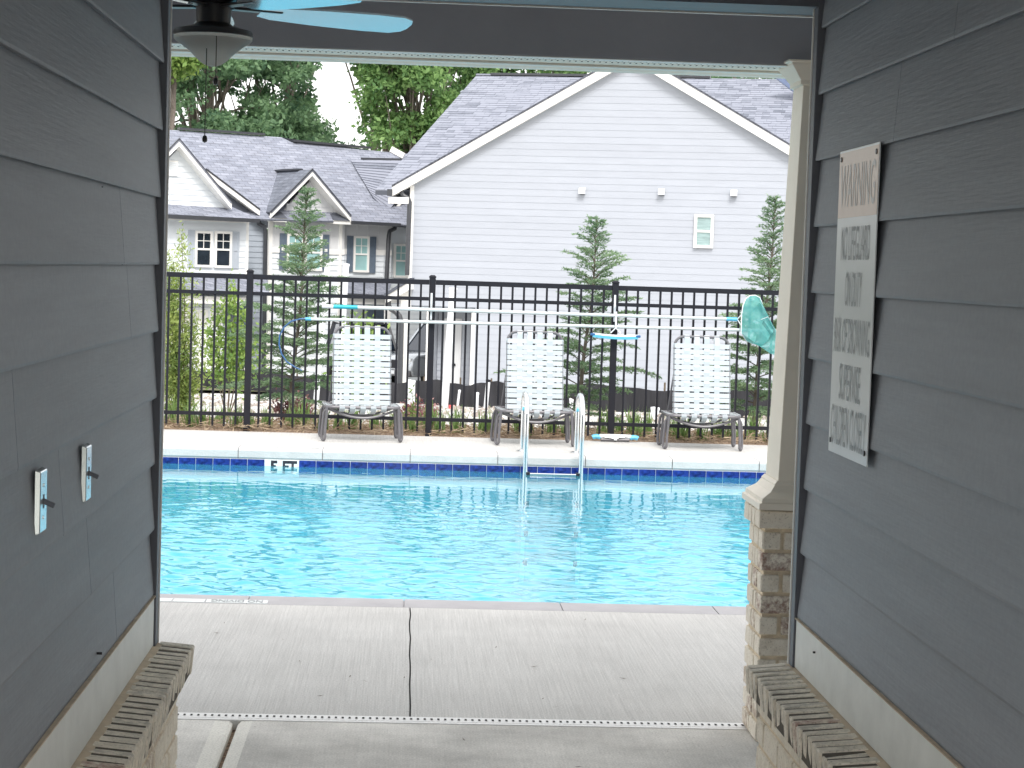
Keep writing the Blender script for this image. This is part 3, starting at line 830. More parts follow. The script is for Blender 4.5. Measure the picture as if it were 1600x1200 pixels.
# porch beam: dark header face, vented soffit, eave fascia with gutter behind it
pb_z = at(390, 70.5, 7.24).z
pb = thing('porch_beam', 'long dark header and white vented soffit above the pool opening', 'beam', (0.2, 7.1, pb_z), world=True)
MB().box(-8.5, 9, 7.24, 7.30, pb_z, 2.95).build('header_face', M['beam_grey'], pb, bevel=0.003)
MB().box(-8.5, 9, 7.243, 7.298, pb_z-0.004, pb_z-0.001).build('header_trim', M['white'], pb)
MB().box(-8.5, 9, 7.302, 7.66, pb_z+0.002, pb_z+0.012).build('soffit', M['cream'], pb)
dots = MB()
for k in range(520):
    x = -5 + k*0.0225
    for j, yy in enumerate((7.325, 7.375)):
        xx = x + (0.011 if j else 0)
        dots.add([(xx,yy,pb_z+0.0008),(xx+0.006,yy,pb_z+0.0008),(xx+0.006,yy+0.026,pb_z+0.0008),(xx,yy+0.026,pb_z+0.0008)], [(0,3,2,1)])
dots.build('vent_hole', M['void'], pb, kind='stuff')
MB().box(-8.5, 9, 7.50, 7.535, pb_z-0.006, pb_z+0.001).build('soffit_channel', M['skirt'], pb)
fz = at(640, 100.5, 7.75).z
gp = [(7.66,pb_z+0.10),(7.66,fz+0.03),(7.675,fz+0.008),(7.70,fz),(7.78,fz),(7.80,fz+0.02),(7.80,pb_z+0.12)]
MB().prism([(-8.5,y,z) for y, z in gp], (17.5,0,0)).build('eave_fascia', M['cream'], pb)

# ------------------------------------------------------------------ porch column: brick pier, moulded base, tapered shaft, capital
PY0 = 7.14
px_l = at(1187, 960, PY0).x
pier_w, pier_d = 0.40, 0.29
pc = thing('porch_column', 'tapered cream column on a tumbled brick pier at the right of the passage mouth', 'column', (px_l+pier_w/2, PY0+pier_d/2, 0), world=True)
pz_top = at(1200, 795, PY0).z
MB().box(px_l+0.01, px_l+pier_w-0.01, PY0+0.01, PY0+pier_d-0.01, 0.0, pz_top-0.01).build('mortar_core', M['mortar'], pc)
nrow = 11; chh = (pz_top-0.0)/nrow
for r in range(nrow):
    z = r*chh; h = chh-0.014; ov = 0.018 if r == nrow-1 else 0.0
    x0, x1, y0, y1 = px_l-ov, px_l+pier_w+ov, PY0-ov, PY0+pier_d+ov
    w = 0.09
    zc = z+0.007+h/2
    if r % 2:
        spans_front = [(x0, x0+0.066), (x0+0.080, x0+0.235), (x0+0.249, x1)]
        spans_side = [(y0+0.095, y0+0.205), (y0+0.215, y1-0.095)] if False else [(y0+w+0.008, y1-w-0.008)]
    else:
        spans_front = [(x0, x0+0.20), (x0+0.21, x1)]
        spans_side = [(y0+w+0.008, (y0+y1)/2-0.004), ((y0+y1)/2+0.004, y1-w-0.008)]
    for yy in (y0+w/2, y1-w/2):
        for a_, b_ in spans_front:
            put_brick((round(b_-a_,3), w, round(h,3)), ((a_+b_)/2, yy+random.uniform(-0.002,0.002), zc), pc, M['brick'], variant=random.randint(0,4))
    for xx in (x0+w/2, x1-w/2):
        for a_, b_ in spans_side:
            put_brick((w, round(b_-a_,3), round(h,3)), (xx+random.uniform(-0.002,0.002), (a_+b_)/2, zc), pc, M['brick'], variant=random.randint(0,4))
cx_, cy_ = px_l+pier_w/2+0.012, PY0+pier_d/2
def frust(m, levels):                       # square stack of (half-width x, half-width y, z)
    vs = []; fs = []
    for hx, hy, z in levels:
        vs += [(cx_-hx,cy_-hy,z),(cx_+hx,cy_-hy,z),(cx_+hx,cy_+hy,z),(cx_-hx,cy_+hy,z)]
    for i in range(len(levels)-1):
        for k in range(4):
            l = (k+1) % 4
            fs.append((i*4+k, i*4+l, i*4+4+l, i*4+4+k))
    fs += [(3,2,1,0), tuple((len(levels)-1)*4+k for k in range(4))]
    return m.add(vs, fs)
shx_b = cx_ - at(1216, 720, PY0+0.03).x
shx_t = cx_ - at(1257, 140, PY0+0.03).x
asp = 0.80
zb0 = pz_top; zb1 = at(1205, 752, PY0).z; zc0 = at(1245, 131, PY0).z; zc1 = at(1235, 88.5, 7.06).z
bx = cx_ - at(1184, 790, PY0-0.01).x
def lv(h, z): return (h, h*asp, z)
frust(MB(), [lv(bx,zb0), lv(bx,zb0+0.022), lv(bx-0.010,zb0+0.026), lv(bx-0.012,zb0+0.040), lv(shx_b+0.030,zb0+0.062), lv(shx_b+0.014,zb0+0.085), lv(shx_b+0.014,zb1-0.012), lv(shx_b+0.004,zb1)]).build('base_moulding', M['cream'], pc)
frust(MB(), [lv(shx_b,zb1-0.01), lv(shx_t,zc0+0.01)]).build('shaft', M['cream'], pc, bevel=0.002)
frust(MB(), [lv(shx_t+0.003,zc0), lv(shx_t+0.012,zc0+0.004), lv(shx_t+0.012,zc0+0.020), lv(shx_t+0.020,zc0+0.030), lv(shx_t+0.032,zc0+0.048), lv(shx_t+0.050,zc0+0.072), lv(shx_t+0.052,zc0+0.078), lv(shx_t+0.066,zc0+0.082), lv(shx_t+0.066,zc1)]).build('capital', M['cream'], pc)

# ------------------------------------------------------------------ ceiling fan
FY = 6.22
fc = at(333, 60, FY)
def fz_(py): return at(333, py, FY).z
ft = thing('ceiling_fan', 'dark ceiling fan with glossy blades and white bowl light under the porch', 'fan', (fc.x, FY, 2.80), world=True)
hb = FPX/FY
rb = 60/hb
C_ = (fc.x, FY, 0)
MB().lathe([(0.0,2.80),(0.075,2.80),(0.07,2.75),(0.02,2.735),(0.018,fz_(-40)),(0.06,fz_(-38)),(0.115,fz_(-28)),(0.13,fz_(-12)),(0.12,fz_(2)),(0.055,fz_(8)),(0.052,fz_(36)),(0.06,fz_(40)),(rb*0.99,fz_(48)),(rb*1.02,fz_(52)),(rb*1.02,fz_(57)),(0.0,fz_(57))], C_, 40).build('motor_housing', M['bronze'], ft, smooth=True)
MB().lathe([(rb*1.0,fz_(57.5)),(rb*1.0,fz_(62)),(rb*0.94,fz_(66)),(rb*0.80,fz_(71)),(rb*0.63,fz_(79)),(rb*0.49,fz_(87)),(rb*0.36,fz_(95)),(rb*0.22,fz_(101)),(rb*0.1,fz_(103.5)),(0.001,fz_(104))], C_, 40).build('light_bowl', M['bowl'], ft, smooth=True)
zbl = fz_(14)
for k in range(5):
    a = R(24 + 72*k)
    ax = Vector((math.cos(a), math.sin(a), 0)); ay = Vector((-math.sin(a), math.cos(a), 0))
    pt = R(-14)
    ayt = ay*math.cos(pt) + Vector((0,0,1))*math.sin(pt)
    nn = ax.cross(ayt)
    o_ = Vector((fc.x, FY, zbl))
    m = MB()
    prof = [(0.15,0.03),(0.20,0.05),(0.35,0.066),(0.52,0.074),(0.615,0.070),(0.65,0.05),(0.66,0.02)]
    pts = [(r, w) for r, w in prof] + [(r, -w) for r, w in reversed(prof)]
    top = [o_ + ax*r + ayt*w for r, w in pts]
    m.prism(top, nn*0.006)
    b_ = m.build('blade', M['blade'], ft)
    MB().beam(o_+ax*0.06+Vector((0,0,0.006)), o_+ax*0.22+Vector((0,0,0.006)), 0.045, 0.008).build('blade_arm', M['bronze'], b_, bevel=0.002)
for px_, py0_, py1_, ww in ((337, 56, 133, 0), (320, 56, 223, 1)):
    dy = -rb*1.0 if not ww else -rb*0.6
    Yc = FY+dy
    a_ = at(px_+2, py0_, Yc); b_ = at(px_, py1_-12, Yc)
    a_.x = b_.x
    c = MB().tube([a_, b_], 0.0016, 6).build('pull_chain', M['chain'], ft)
    e_ = at(px_, py1_, Yc).z
    MB().lathe([(0.001,b_.z),(0.006,b_.z-0.003),(0.0085,(b_.z+e_)/2),(0.007,e_+0.003),(0.001,e_)], (b_.x, b_.y, 0), 12).build('fob', M['bronze'], c, smooth=True)

# ------------------------------------------------------------------ light switches and sign
def light_switch(px_, py0_, py1_, label):
    Y_ = -XL*FPX/(640-px_)
    zc_ = (at(px_, py0_, Y_).z + at(px_, py1_, Y_).z)/2
    hh = (at(px_, py0_, Y_).z - at(px_, py1_, Y_).z)/2
    t = thing('light_switch', label, 'switch', (XL, Y_, zc_), world=True, group='toggle switches on the passage wall')
    x0 = XL+0.0005; w = 0.036
    m = MB()
    A = [(x0,Y_-w,zc_-hh),(x0,Y_+w,zc_-hh),(x0,Y_+w,zc_+hh),(x0,Y_-w,zc_+hh)]
    B = [(x0+0.011,Y_-w+0.004,zc_-hh+0.004),(x0+0.011,Y_+w-0.004,zc_-hh+0.004),(x0+0.011,Y_+w-0.004,zc_+hh-0.004),(x0+0.011,Y_-w+0.004,zc_+hh-0.004)]
    m.hull8(A, B); m.build('cover_plate', M['steel'], t, bevel=0.0015)
    MB().obox((x0+0.0205,Y_,zc_-0.004), Vector((0.0105,0,-0.0045)), Vector((0,0.0045,0)), Vector((0.0015,0,0.0042))).build('toggle', M['dark_trim'], t, bevel=0.001)
    sl_ = MB().box(x0+0.0112, x0+0.0118, Y_-0.005, Y_+0.005, zc_-0.013, zc_+0.013); sl_.build('toggle_slot', M['ink'], t)
    for dz in (-0.030, 0.030):
        MB().tube([(x0+0.0105,Y_,zc_+dz),(x0+0.0125,Y_,zc_+dz)], 0.0035, 10).build('screw', M['steel'], t)
light_switch(73, 732, 834, 'metal toggle switch plate nearest the camera, lower in the photo')
light_switch(143, 694, 784, 'metal toggle switch plate nearer the pool, beside the board joint')
SY0, SY1 = XR*FPX/(1380-640), XR*FPX/(1317-640)
sx_ = XR - 0.0085
zt_ = at(1380, 221, SY0).z; zb_ = at(1359, 729, XR*FPX/(1359+18-640)).z
st_ = thing('warning_sign', 'tall white metal pool warning sign with a faded orange top band on the right wall', 'sign', (sx_, (SY0+SY1)/2, zb_), world=True)
def sfrac(py): # photo height at the middle of the sign -> z
    return zt_ + (zb_-zt_)*(py-230)/(715-230)
zband = sfrac(338)
MB().box(sx_-0.003, sx_, SY0, SY1, zb_, zt_).build('sign_panel', M['sign'], st_, bevel=0.001)
MB().box(sx_-0.0036, sx_-0.0031, SY0+0.004, SY1-0.004, zband, zt_-0.006).build('orange_band', M['sign_orange'], st_)
ym = (SY0+SY1)/2; sw = SY1-SY0
for txt, a_, b_, fw, m_ in (('WARNING', 254, 322, 0.88, M['ink_fade']), ('NO LIFEGUARD', 352, 406, 0.72, M['ink_grey']), ('ON DUTY', 424, 478, 0.42, M['ink_grey']), ('RISK OF DROWNING', 497, 552, 0.90, M['ink_grey']), ('SUPERVISE', 569, 626, 0.54, M['ink_grey']), ('CHILDREN CLOSELY', 637, 700, 0.90, M['ink_grey'])):
    text_mesh(txt, sw*fw, sfrac(a_)-sfrac(b_), 'lettering', m_, (sx_-0.0042, ym, (sfrac(a_)+sfrac(b_))/2), Vector((0,-1,0)), Vector((0,0,1)), st_)
for yy in (SY0+0.025, SY1-0.025):
    for zz_ in (zt_-0.022, zb_+0.03):
        MB().tube([(sx_-0.003,yy,zz_),(sx_-0.006,yy,zz_)], 0.0065, 12).build('screw', M['bronze'], st_)

# ================================================================== POOLSIDE
# ladder
LX0, LX1 = at(822, 680, 17.95).x, at(909, 680, 17.95).x
lt = thing('pool_ladder', 'polished steel pool ladder with two arched handrails on the far edge', 'ladder', ((LX0+LX1)/2, FAR, 0), world=True)
ztop = at(822, 617, 18.0).z
for x in (LX0, LX1):
    rr = 0.13
    yA, yB = 18.48, 17.93
    pts = [(x, yA, 0.0), (x, yA, ztop-rr-0.05)]
    for k in range(9):
        a = math.pi*k/8
        pts.append((x, (yA+yB)/2 + (yA-yB)/2*math.cos(a), ztop-(yA-yB)/2*0.62 + (yA-yB)/2*0.62*math.sin(a)))
    pts += [(x, yB, 0.1), (x, yB, -0.2), (x, yB+0.02, -1.15)]
    rl = MB().tube(pts, 0.024, 14).build('handrail', M['chrome'], lt, smooth=True)
    MB().lathe([(0.026,0.001),(0.055,0.001),(0.055,0.006),(0.034,0.014),(0.026,0.014)], (x, yA, 0), 20).build('escutcheon', M['chrome'], rl, smooth=True)
zt1 = at(865, 742, 17.93).z
for k in range(4):
    z_ = zt1 - 0.27*k
    tr_ = MB().box(LX0+0.024, LX1-0.024, 17.90, 17.975, z_-0.014, z_+0.014).build('tread', M['chrome'], lt, bevel=0.006)
    for x in (LX0+0.03, LX1-0.03):
        MB().box(x-0.014, x+0.014, 17.896, 17.979, z_-0.024, z_+0.02).build('bumper', M['black_metal'], tr_, bevel=0.003)

# ---- strap lounge chair
def make_chair(label):
    t = thing('strap_chair', label, 'chair', (0,0,0), 0, 'white strap chairs along the fence')
    hw, D, H = 0.355, 0.52, 0.335
    fr = MB()
    rail = [(-hw,0.06,H),(-hw,D,H),(hw,D,H),(hw,0.06,H)]
    # seat ring with rounded front corners
    ring = []
    def corner(cx, cy, a0, r=0.07):
        return [(cx + r*math.cos(a0+R(90)*k/4), cy + r*math.sin(a0+R(90)*k/4), H) for k in range(5)]
    ring += corner(-hw+0.07, 0.07, R(180)); ring += corner(hw-0.07, 0.07, R(270)); ring += corner(hw-0.07, D-0.07, 0); ring += corner(-hw+0.07, D-0.07, R(90))
    fr.tube(ring, 0.0145, 8, closed=True)
    so = fr.build('seat_frame', M['alu'], t, smooth=True)
    # sagging cross bows under the straps
    for y_ in (0.05, 0.36):
        MB().tube([(-hw+0.02+ (2*hw-0.04)*k/12, y_, H-0.02-0.085*math.sin(math.pi*k/12)) for k in range(13)], 0.012, 7).build('cross_bow', M['alu'], t, smooth=True)
    # four narrow looped legs
    for sx2 in (-1, 1):
        for y_, ang in ((0.045, 0.5), (D-0.05, 0.5)):
            d2 = Vector((sx2*0.55, 0.83, 0)).normalized()*0.026
            c = Vector((sx2*(hw+0.016), y_, 0))
            pts = [Vector((sx2*(hw-0.075), y_, H+0.002)), Vector((sx2*(hw-0.035), y_, H-0.002)), Vector((sx2*(hw-0.008), y_, H-0.022)), Vector((sx2*(hw+0.003), y_, H-0.06)) + d2*0.8]
            pts += [c + Vector((0,0,0.10)) + d2]
            for k in range(7):
                a = math.pi*k/6
                pts.append(c + d2*math.cos(a) + Vector((0,0,0.040-0.026*math.sin(a))))
            pts += [c + Vector((0,0,0.12)) - d2, Vector((sx2*(hw+0.002), y_, H-0.03)) - d2, Vector((sx2*hw, y_, H)) - d2*1.1]
            MB().tube(pts, 0.0135, 8).build('leg', M['alu'], t, smooth=True)
    # back frame: rises from the rear of the seat, slight rake
    bw, BH, BW0 = 0.268, 0.745, 0.02
    yb = 0.20; rake = 0.22
    def bp(x, s, off=0): return Vector((x, yb + rake*s - off, H + 0.01 + s))
    arc = [bp(-bw, -0.02), bp(-bw, 0.3), bp(-bw, BH-0.10)]
    arc += [bp(-bw+0.09-0.09*math.cos(R(90)*k/5), BH-0.09+0.09*math.sin(R(90)*k/5)) for k in range(1,6)]
    arc += [bp(bw-0.09+0.09*math.sin(R(90)*k/5), BH-0.09+0.09*math.cos(R(90)*k/5)) for k in range(0,6)]
    arc += [bp(bw, 0.3), bp(bw, -0.02)]
    MB().tube(arc, 0.0135, 8).build('back_frame', M['alu'], t, smooth=True)
    MB().tube([(-bw,yb+0.10,H+0.42),(-bw-0.03,D-0.04,H+0.01)], 0.009, 6).build('back_strut', M['alu'], t)
    MB().tube([(bw,yb+0.10,H+0.42),(bw+0.03,D-0.04,H+0.01)], 0.009, 6).build('back_strut', M['alu'], t)
    # horizontal straps of the back, woven with four upright ones
    vxs = [-0.148, -0.050, 0.048, 0.148]; vw = 0.026
    nrow = 13; sp = 0.0525
    for r in range(nrow):
        s0 = 0.004 + r*sp; hgt = 0.0425
        xs_ = [-bw-0.014]
        cols = []
        pts = [(-bw-0.016, 0.000), (-bw+0.0, 0.0165)]
        for i, vx in enumerate(vxs):
            over = (i + r) % 2 == 0
            pts.append((vx, 0.0185 if over else 0.0125))
        pts += [(bw, 0.0165), (bw+0.016, 0.000)]
        m = MB(); vv = []
        jit = random.uniform(-0.003, 0.003)
        for x, o in pts:
            vv += [bp(x, s0+jit, o), bp(x, s0+hgt+jit, o)]
        vv2 = [v + Vector((0, 0.003, 0)) for v in vv]
        n = len(pts); ff = []
        for k in range(n-1): ff.append((2*k, 2*k+2, 2*k+3, 2*k+1))
        m.add(vv, ff); m.add(vv2, ff)
        m.build('strap', M['strap'], t)
    for i, vx in enumerate(vxs):
        m = MB(); vv = []; 
        ss = []
        for r in range(nrow):
            over = (i + r) % 2 == 1
            ss.append((0.012 + r*sp + 0.02, 0.0185 if over else 0.0115))
        ss = [(-0.01, 0.014)] + ss + [(BH-0.012, 0.018), (BH+0.016, 0.006), (BH+0.018,-0.010), (BH-0.03,-0.0165)]
        for s_, o in ss:
            vv += [bp(vx-vw, s_, o), bp(vx+vw, s_, o)]
        ff = [(2*k, 2*k+1, 2*k+3, 2*k+2) for k in range(len(ss)-1)]
        m.add(vv, ff); m.build('strap', M['strap'], t)
    # seat: crosswise straps sagging between the side rails, lengthwise straps wrapped on the front rail
    for r in range(8):
        y0 = 0.075 + r*0.0525
        m = MB(); vv = []
        for k in range(13):
            x = -hw-0.014 + (2*hw+0.028)*k/12
            sag = 0.055*math.sin(math.pi*k/12)
            vv += [(x, y0, H+0.016-sag), (x, y0+0.042, H+0.016-sag)]
        m.add(vv, [(2*k,2*k+1,2*k+3,2*k+2) for k in range(12)])
        m.build('strap', M['strap'], t)
    for i in range(5):
        x = -0.20 + 0.10*i
        sg = 0.055*math.sin(math.pi*(x+hw)/(2*hw))
        prof = [(D-0.06,H+0.02-sg),(0.30,H+0.022-sg),(0.10,H+0.022-sg*0.9),(0.035,H+0.018),(0.000,H+0.016),(-0.0165,H+0.003),(-0.013,H-0.013),(0.03,H-0.022-sg*0.5),(0.16,H-0.024-sg)]
        m = MB(); vv = []
        for y_, z_ in prof: vv += [(x-0.026,y_,z_),(x+0.026,y_,z_)]
        m.add(vv, [(2*k,2*k+1,2*k+3,2*k+2) for k in range(len(prof)-1)]); m.build('strap', M['strap'], t)
    return t
ch0 = make_chair('leftmost white strap chair on grey tube frame, beside the tall young conifer')
c1, c2_ = copy_tree(ch0), copy_tree(ch0)
c1['label'] = 'white strap chair on grey tube frame standing directly behind the pool ladder'
c2_['label'] = 'white strap chair on grey tube frame below the teal leaf net, beside the column'
for o, px_, py_, Y_, rz in ((ch0, 566, 690, 18.98, 0.10), (c1, 837, 695, 19.02, 0.05), (c2_, 1099, 700, 19.05, 0.0)):
    p = at(px_, py_, Y_); o.location = (p.x, Y_, 0.0); o.rotation_euler = (0, 0, rz)

# ---- black aluminium fence
FNY = 20.02
def fx(px_, py_): return at(px_, py_, FNY).x
def fzz(px_, py_): return at(px_, py_, FNY).z
fn = thing('pool_fence', 'black metal picket fence standing in the mulch bed behind the pool deck', 'fence', (0.2, FNY, 0), world=True)
posts = [fx(388, 560), fx(672.5, 560), fx(958, 560)]
stp = (posts[2]-posts[0])/2
posts = [posts[0]-stp*k for k in range(4,0,-1)] + posts + [posts[2]+stp*k for k in range(1,5)]
zrt = fzz(676, 441); zr2 = fzz(676, 467); zrb = fzz(672, 655); zpt = fzz(676, 434)
zft = 0.0
rme = {}
for i, x in enumerate(posts):
    po = MB().box(x-0.032, x+0.032, FNY-0.032, FNY+0.032, -0.3, zpt).build('post', M['black_metal'], fn, bevel=0.003)
    m = MB(); h_ = 0.036
    m.add([(x-h_,FNY-h_,zpt),(x+h_,FNY-h_,zpt),(x+h_,FNY+h_,zpt),(x-h_,FNY+h_,zpt),(x-h_,FNY-h_,zpt+0.014),(x+h_,FNY-h_,zpt+0.014),(x+h_,FNY+h_,zpt+0.014),(x-h_,FNY+h_,zpt+0.014),
           (x-0.018,FNY-0.018,zpt+0.028),(x+0.018,FNY-0.018,zpt+0.028),(x+0.018,FNY+0.018,zpt+0.028),(x-0.018,FNY+0.018,zpt+0.028)],
          [(0,3,2,1),(0,1,5,4),(1,2,6,5),(2,3,7,6),(3,0,4,7),(4,5,9,8),(5,6,10,9),(6,7,11,10),(7,4,8,11),(8,9,10,11)])
    m.build('post_cap', M['black_metal'], po)
pick = MB().box(-0.0105, 0.0105, FNY-0.0105, FNY+0.0105, 0.035, zrt-0.001).build('picket', M['black_metal'], fn)
pme = pick.data; first = True
for a_, b_ in zip(posts[:-1], posts[1:]):
    for z_, h_ in ((zrt, 0.026), (zr2, 0.019), (zrb, 0.019)):
        MB().box(a_+0.033, b_-0.033, FNY-0.016, FNY+0.016, z_-h_, z_+h_*0.9).build('rail', M['black_metal'], fn)
    nP = 15
    for k in range(1, nP+1):
        x = a_ + (b_-a_)*k/(nP+1)
        o = pick if first else link('picket', pme, None, fn)
        first = False
        o.location.x = x

# ---- hanging pool tools (each its own thing)
YT = FNY - 0.085
for px_ in (676, 962):
    x = fx(px_-2.5, 490)
    zt2 = at(px_, 458 if px_ < 700 else 461, YT).z
    hk = thing('pole_hook', 'small white double hook on the fence post holding both poles' if px_ < 700 else 'small white double hook on the fence post above the blue wall brush', 'hook', (x, YT, zt2), world=True)
    zb2 = zt2 - 0.27
    MB().box(x-0.010, x+0.010, YT+0.036, YT+0.051, zb2, zt2).build('hook_plate', M['plastic_w'], hk, bevel=0.002)
    for z_ in (zt2-0.125, zt2-0.255):
        MB().tube([(x,YT+0.04,z_),(x,YT-0.022,z_-0.008),(x,YT-0.030,z_+0.02)], 0.006, 8).build('hook_prong', M['plastic_w'], hk)
pa, pb2 = at(503, 478.5, YT), at(1138, 498.5, YT)
p1 = thing('net_pole', 'white telescopic pole with teal grip, upper of the two poles hung on the fence', 'pole', pa, world=True)
dv = (pb2-pa)
MB().tube([pa, pa+dv*0.028], 0.020, 12).build('end_sleeve', M['plastic_w'], p1, smooth=True)
MB().tube([pa+dv*0.028, pa+dv*0.087], 0.021, 12).build('grip', M['teal'], p1, smooth=True)
MB().tube([pa+dv*0.087, pa+dv*0.55], 0.0185, 12).build('outer_tube', M['pole'], p1, smooth=True)
MB().tube([pa+dv*0.55, pb2], 0.0165, 12).build('inner_tube', M['pole'], p1, smooth=True)
qa, qb = at(486, 498.5, YT), at(1214, 517, YT+0.02)
p2 = thing('hook_pole', 'white pole with curved blue life hook, lower of the two poles hung on the fence', 'pole', qa, world=True)
MB().tube([qa, qb], 0.0165, 12).build('shaft', M['pole'], p2, smooth=True)
MB().tube([qa, qa-(qb-qa)*0.012], 0.018, 10).build('hook_socket', M['blue_l'], p2, smooth=True)
hp = [(486,498.5),(470,498),(455,502),(444,511),(437,524),(436,538),(440,553),(448,565),(460,573),(472,579)]
MB().tube([at(x,y,YT) for x,y in hp], [0.0075]*9+[0.005], 8).build('life_hook', M['blue'], p2, smooth=True)
# leaf net
nt0 = at(1138, 498.5, YT)
net = thing('leaf_net', 'teal mesh leaf net drooping from its white frame at the end of the upper pole', 'net', nt0, world=True)
MB().tube([at(1135,498.3,YT), at(1152,499.2,YT)], 0.021, 10).build('handle_socket', M['blue_l'], net, smooth=True)
MB().tube([at(1152,499,YT), at(1160,490,YT-0.02)], 0.006, 6).build('yoke', M['plastic_w'], net)
MB().tube([at(1152,499,YT), at(1160,512,YT-0.02)], 0.006, 6).build('yoke', M['plastic_w'], net)
rim_px = [(1158,520),(1158.5,505),(1159,490),(1161,477),(1165,467),(1172,462),(1180,461.5),(1187,465),(1190,472),(1194,490),(1196,508),(1193,524),(1186,534),(1176,537),(1166,532)]
rim_dy = [-.02,-.02,-.01,0,0.01,0.03,0.04,0.05,0.055,0.06,0.06,0.055,0.04,0.02,0]
rim = [at(x, y, YT-0.02+d) for (x, y), d in zip(rim_px, rim_dy)]
MB().tube(rim, 0.0065, 7, closed=True).build('rim', M['plastic_w'], net, smooth=True)
mid_px = [(1168,527),(1170,512),(1172,500),(1176,488),(1180,480),(1184,475),(1188,474),(1192,478),(1197,488),(1204,502),(1210,515),(1209,530),(1201,541),(1190,542),(1178,537)]
end_px = [(1190,541),(1196,536),(1200,530),(1204,524),(1207,520),(1209,517),(1211,516),(1213,518),(1215,521),(1217,525),(1217,533),(1214.5,545),(1212,556),(1204,552),(1196,547)]
mid = [at(x, y, YT-0.11+0.03*math.sin(i*1.9)) for i, (x, y) in enumerate(mid_px)]
end = [at(x, y, YT-0.09+0.025*math.cos(i*2.3)) for i, (x, y) in enumerate(end_px)]
m = MB(); n = len(rim)
def lerp(A, B, t): return [a.lerp(b, t) for a, b in zip(A, B)]
loops = [rim, lerp(rim, mid, .5), mid, lerp(mid, end, .5), end]
loops = [[p + Vector((0, 0.012*math.sin(i*1.7+j*2.1), 0.006*math.cos(i*2.9+j)))*(1 if 0 < j else 0) for i, p in enumerate(lp)] for j, lp in enumerate(loops)]
vv = [p for lp in loops for p in lp]
ff = [(j*n+i, j*n+(i+1)%n, (j+1)*n+(i+1)%n, (j+1)*n+i) for j in range(len(loops)-1) for i in range(n)]
m.add(vv, ff); m.build('mesh_bag', M['net'], net, smooth=True)
MB().tube([loops[2][10], loops[3][6], loops[1][1]], 0.003, 5).build('seam', M['plastic_w'], net)
# wall brush hung on second hook
b0, b1 = at(926, 523.5, YT-0.03), at(997, 527, YT-0.03)
wb_ = thing('wall_brush', 'white and blue pool wall brush hanging below the second fence hook', 'brush', (b0+b1)/2, world=True)
def bowpts(a, b, dz, n=9, up=0): return [a.lerp(b, k/(n-1)) + Vector((0,0,dz*(2*k/(n-1)-1)**2 + up)) for k in range(n)]
MB().tube(bowpts(b0, b1, 0.012), 0.014, 8).build('brush_back', M['plastic_w'], wb_, smooth=True)
bm_ = MB(); pp = bowpts(b0, b1, 0.012, up=-0.018)
for a_, b_ in zip(pp[:-1], pp[1:]): bm_.beam(a_, b_, 0.03, 0.026)
bm_.build('bristles', M['blue_l'], wb_)
for p in (b0, b1): MB().obox(p+Vector((0,0,0.008)), Vector((0.024,0,0)), Vector((0,0.018,0)), Vector((0,0,0.013))).build('end_cap', M['blue'], wb_, bevel=0.005)
hpt = at(962, 518, YT-0.03)
MB().tube([hpt+Vector((-0.05,0,-0.015)), hpt+Vector((0,0,0.035)), hpt+Vector((0.05,0,-0.015))], 0.008, 6).build('bracket', M['plastic_w'], wb_)
MB().tube([hpt+Vector((0,0,0.03)), hpt+Vector((0,0.01,0.20))], 0.010, 8).build('socket', M['plastic_w'], wb_, smooth=True)
# brush lying on the deck
v0, v1 = at(924, 687, 19.78), at(998, 690.5, 19.78)
v0.z = v1.z = 0.045
vb = thing('floor_brush', 'blue-ended curved pool brush lying on the deck against the fence', 'brush', (v0+v1)/2, world=True)
MB().tube(bowpts(v0.lerp(v1,0.17), v1.lerp(v0,0.17), -0.002, up=0.012), 0.021, 8).build('brush_back', M['plastic_w'], vb, smooth=True)
MB().tube(bowpts(v0.lerp(v1,0.02), v0.lerp(v1,0.19), -0.010, up=0.006), 0.024, 8).build('end_curve', M['blue_l'], vb, smooth=True)
MB().tube(bowpts(v1.lerp(v0,0.19), v1.lerp(v0,0.02), -0.010, up=0.006), 0.024, 8).build('end_curve', M['blue_l'], vb, smooth=True)
MB().tube(bowpts(v0.lerp(v1,0.2), v1.lerp(v0,0.2), 0.0, up=-0.022)+[], 0.018, 8).build('bristles', M['alu'], vb, smooth=True)
vc = (v0+v1)/2 + Vector((0,-0.03,-0.005))
MB().tube([v0.lerp(v1,.25)+Vector((0,-.025,.01)), vc, v1.lerp(v0,.25)+Vector((0,-.025,.02))], 0.006, 6).build('wire_handle', M['chrome'], vb)
MB().lathe([(0.001,-0.02),(0.018,-0.02),(0.018,0.02),(0.001,0.02)], vc, 12).build('socket', M['plastic_w'], vb)

# ================================================================== HOUSES
class Frame:
    def __init__(s, O, phi):
        s.O = Vector(O)
        s.u = Vector((math.cos(phi), math.sin(phi), 0)); s.v = Vector((-math.sin(phi), math.cos(phi), 0))
    def W(s, u, v, z): return Vector((s.O.x, s.O.y, 0)) + s.u*u + s.v*v + Vector((0,0,z))
    def L(s, px, py, v=0.0):
        p = hit(px, py, s.O + s.v*v, s.v)
        return (p - s.O).dot(s.u), p.z
    def P(s, px, py, v=0.0): return hit(px, py, s.O + s.v*v, s.v)
    def box(s, m, u0, u1, v0, v1, z0, z1):
        return m.obox(s.W((u0+u1)/2, (v0+v1)/2, (z0+z1)/2), s.u*((u1-u0)/2), s.v*((v1-v0)/2), Vector((0,0,(z1-z0)/2)))
    def poly(s, m, pts, v, th):             # (u,z) outline, extruded backwards
        return m.prism([s.W(u, v, z) for u, z in pts], s.v*th)
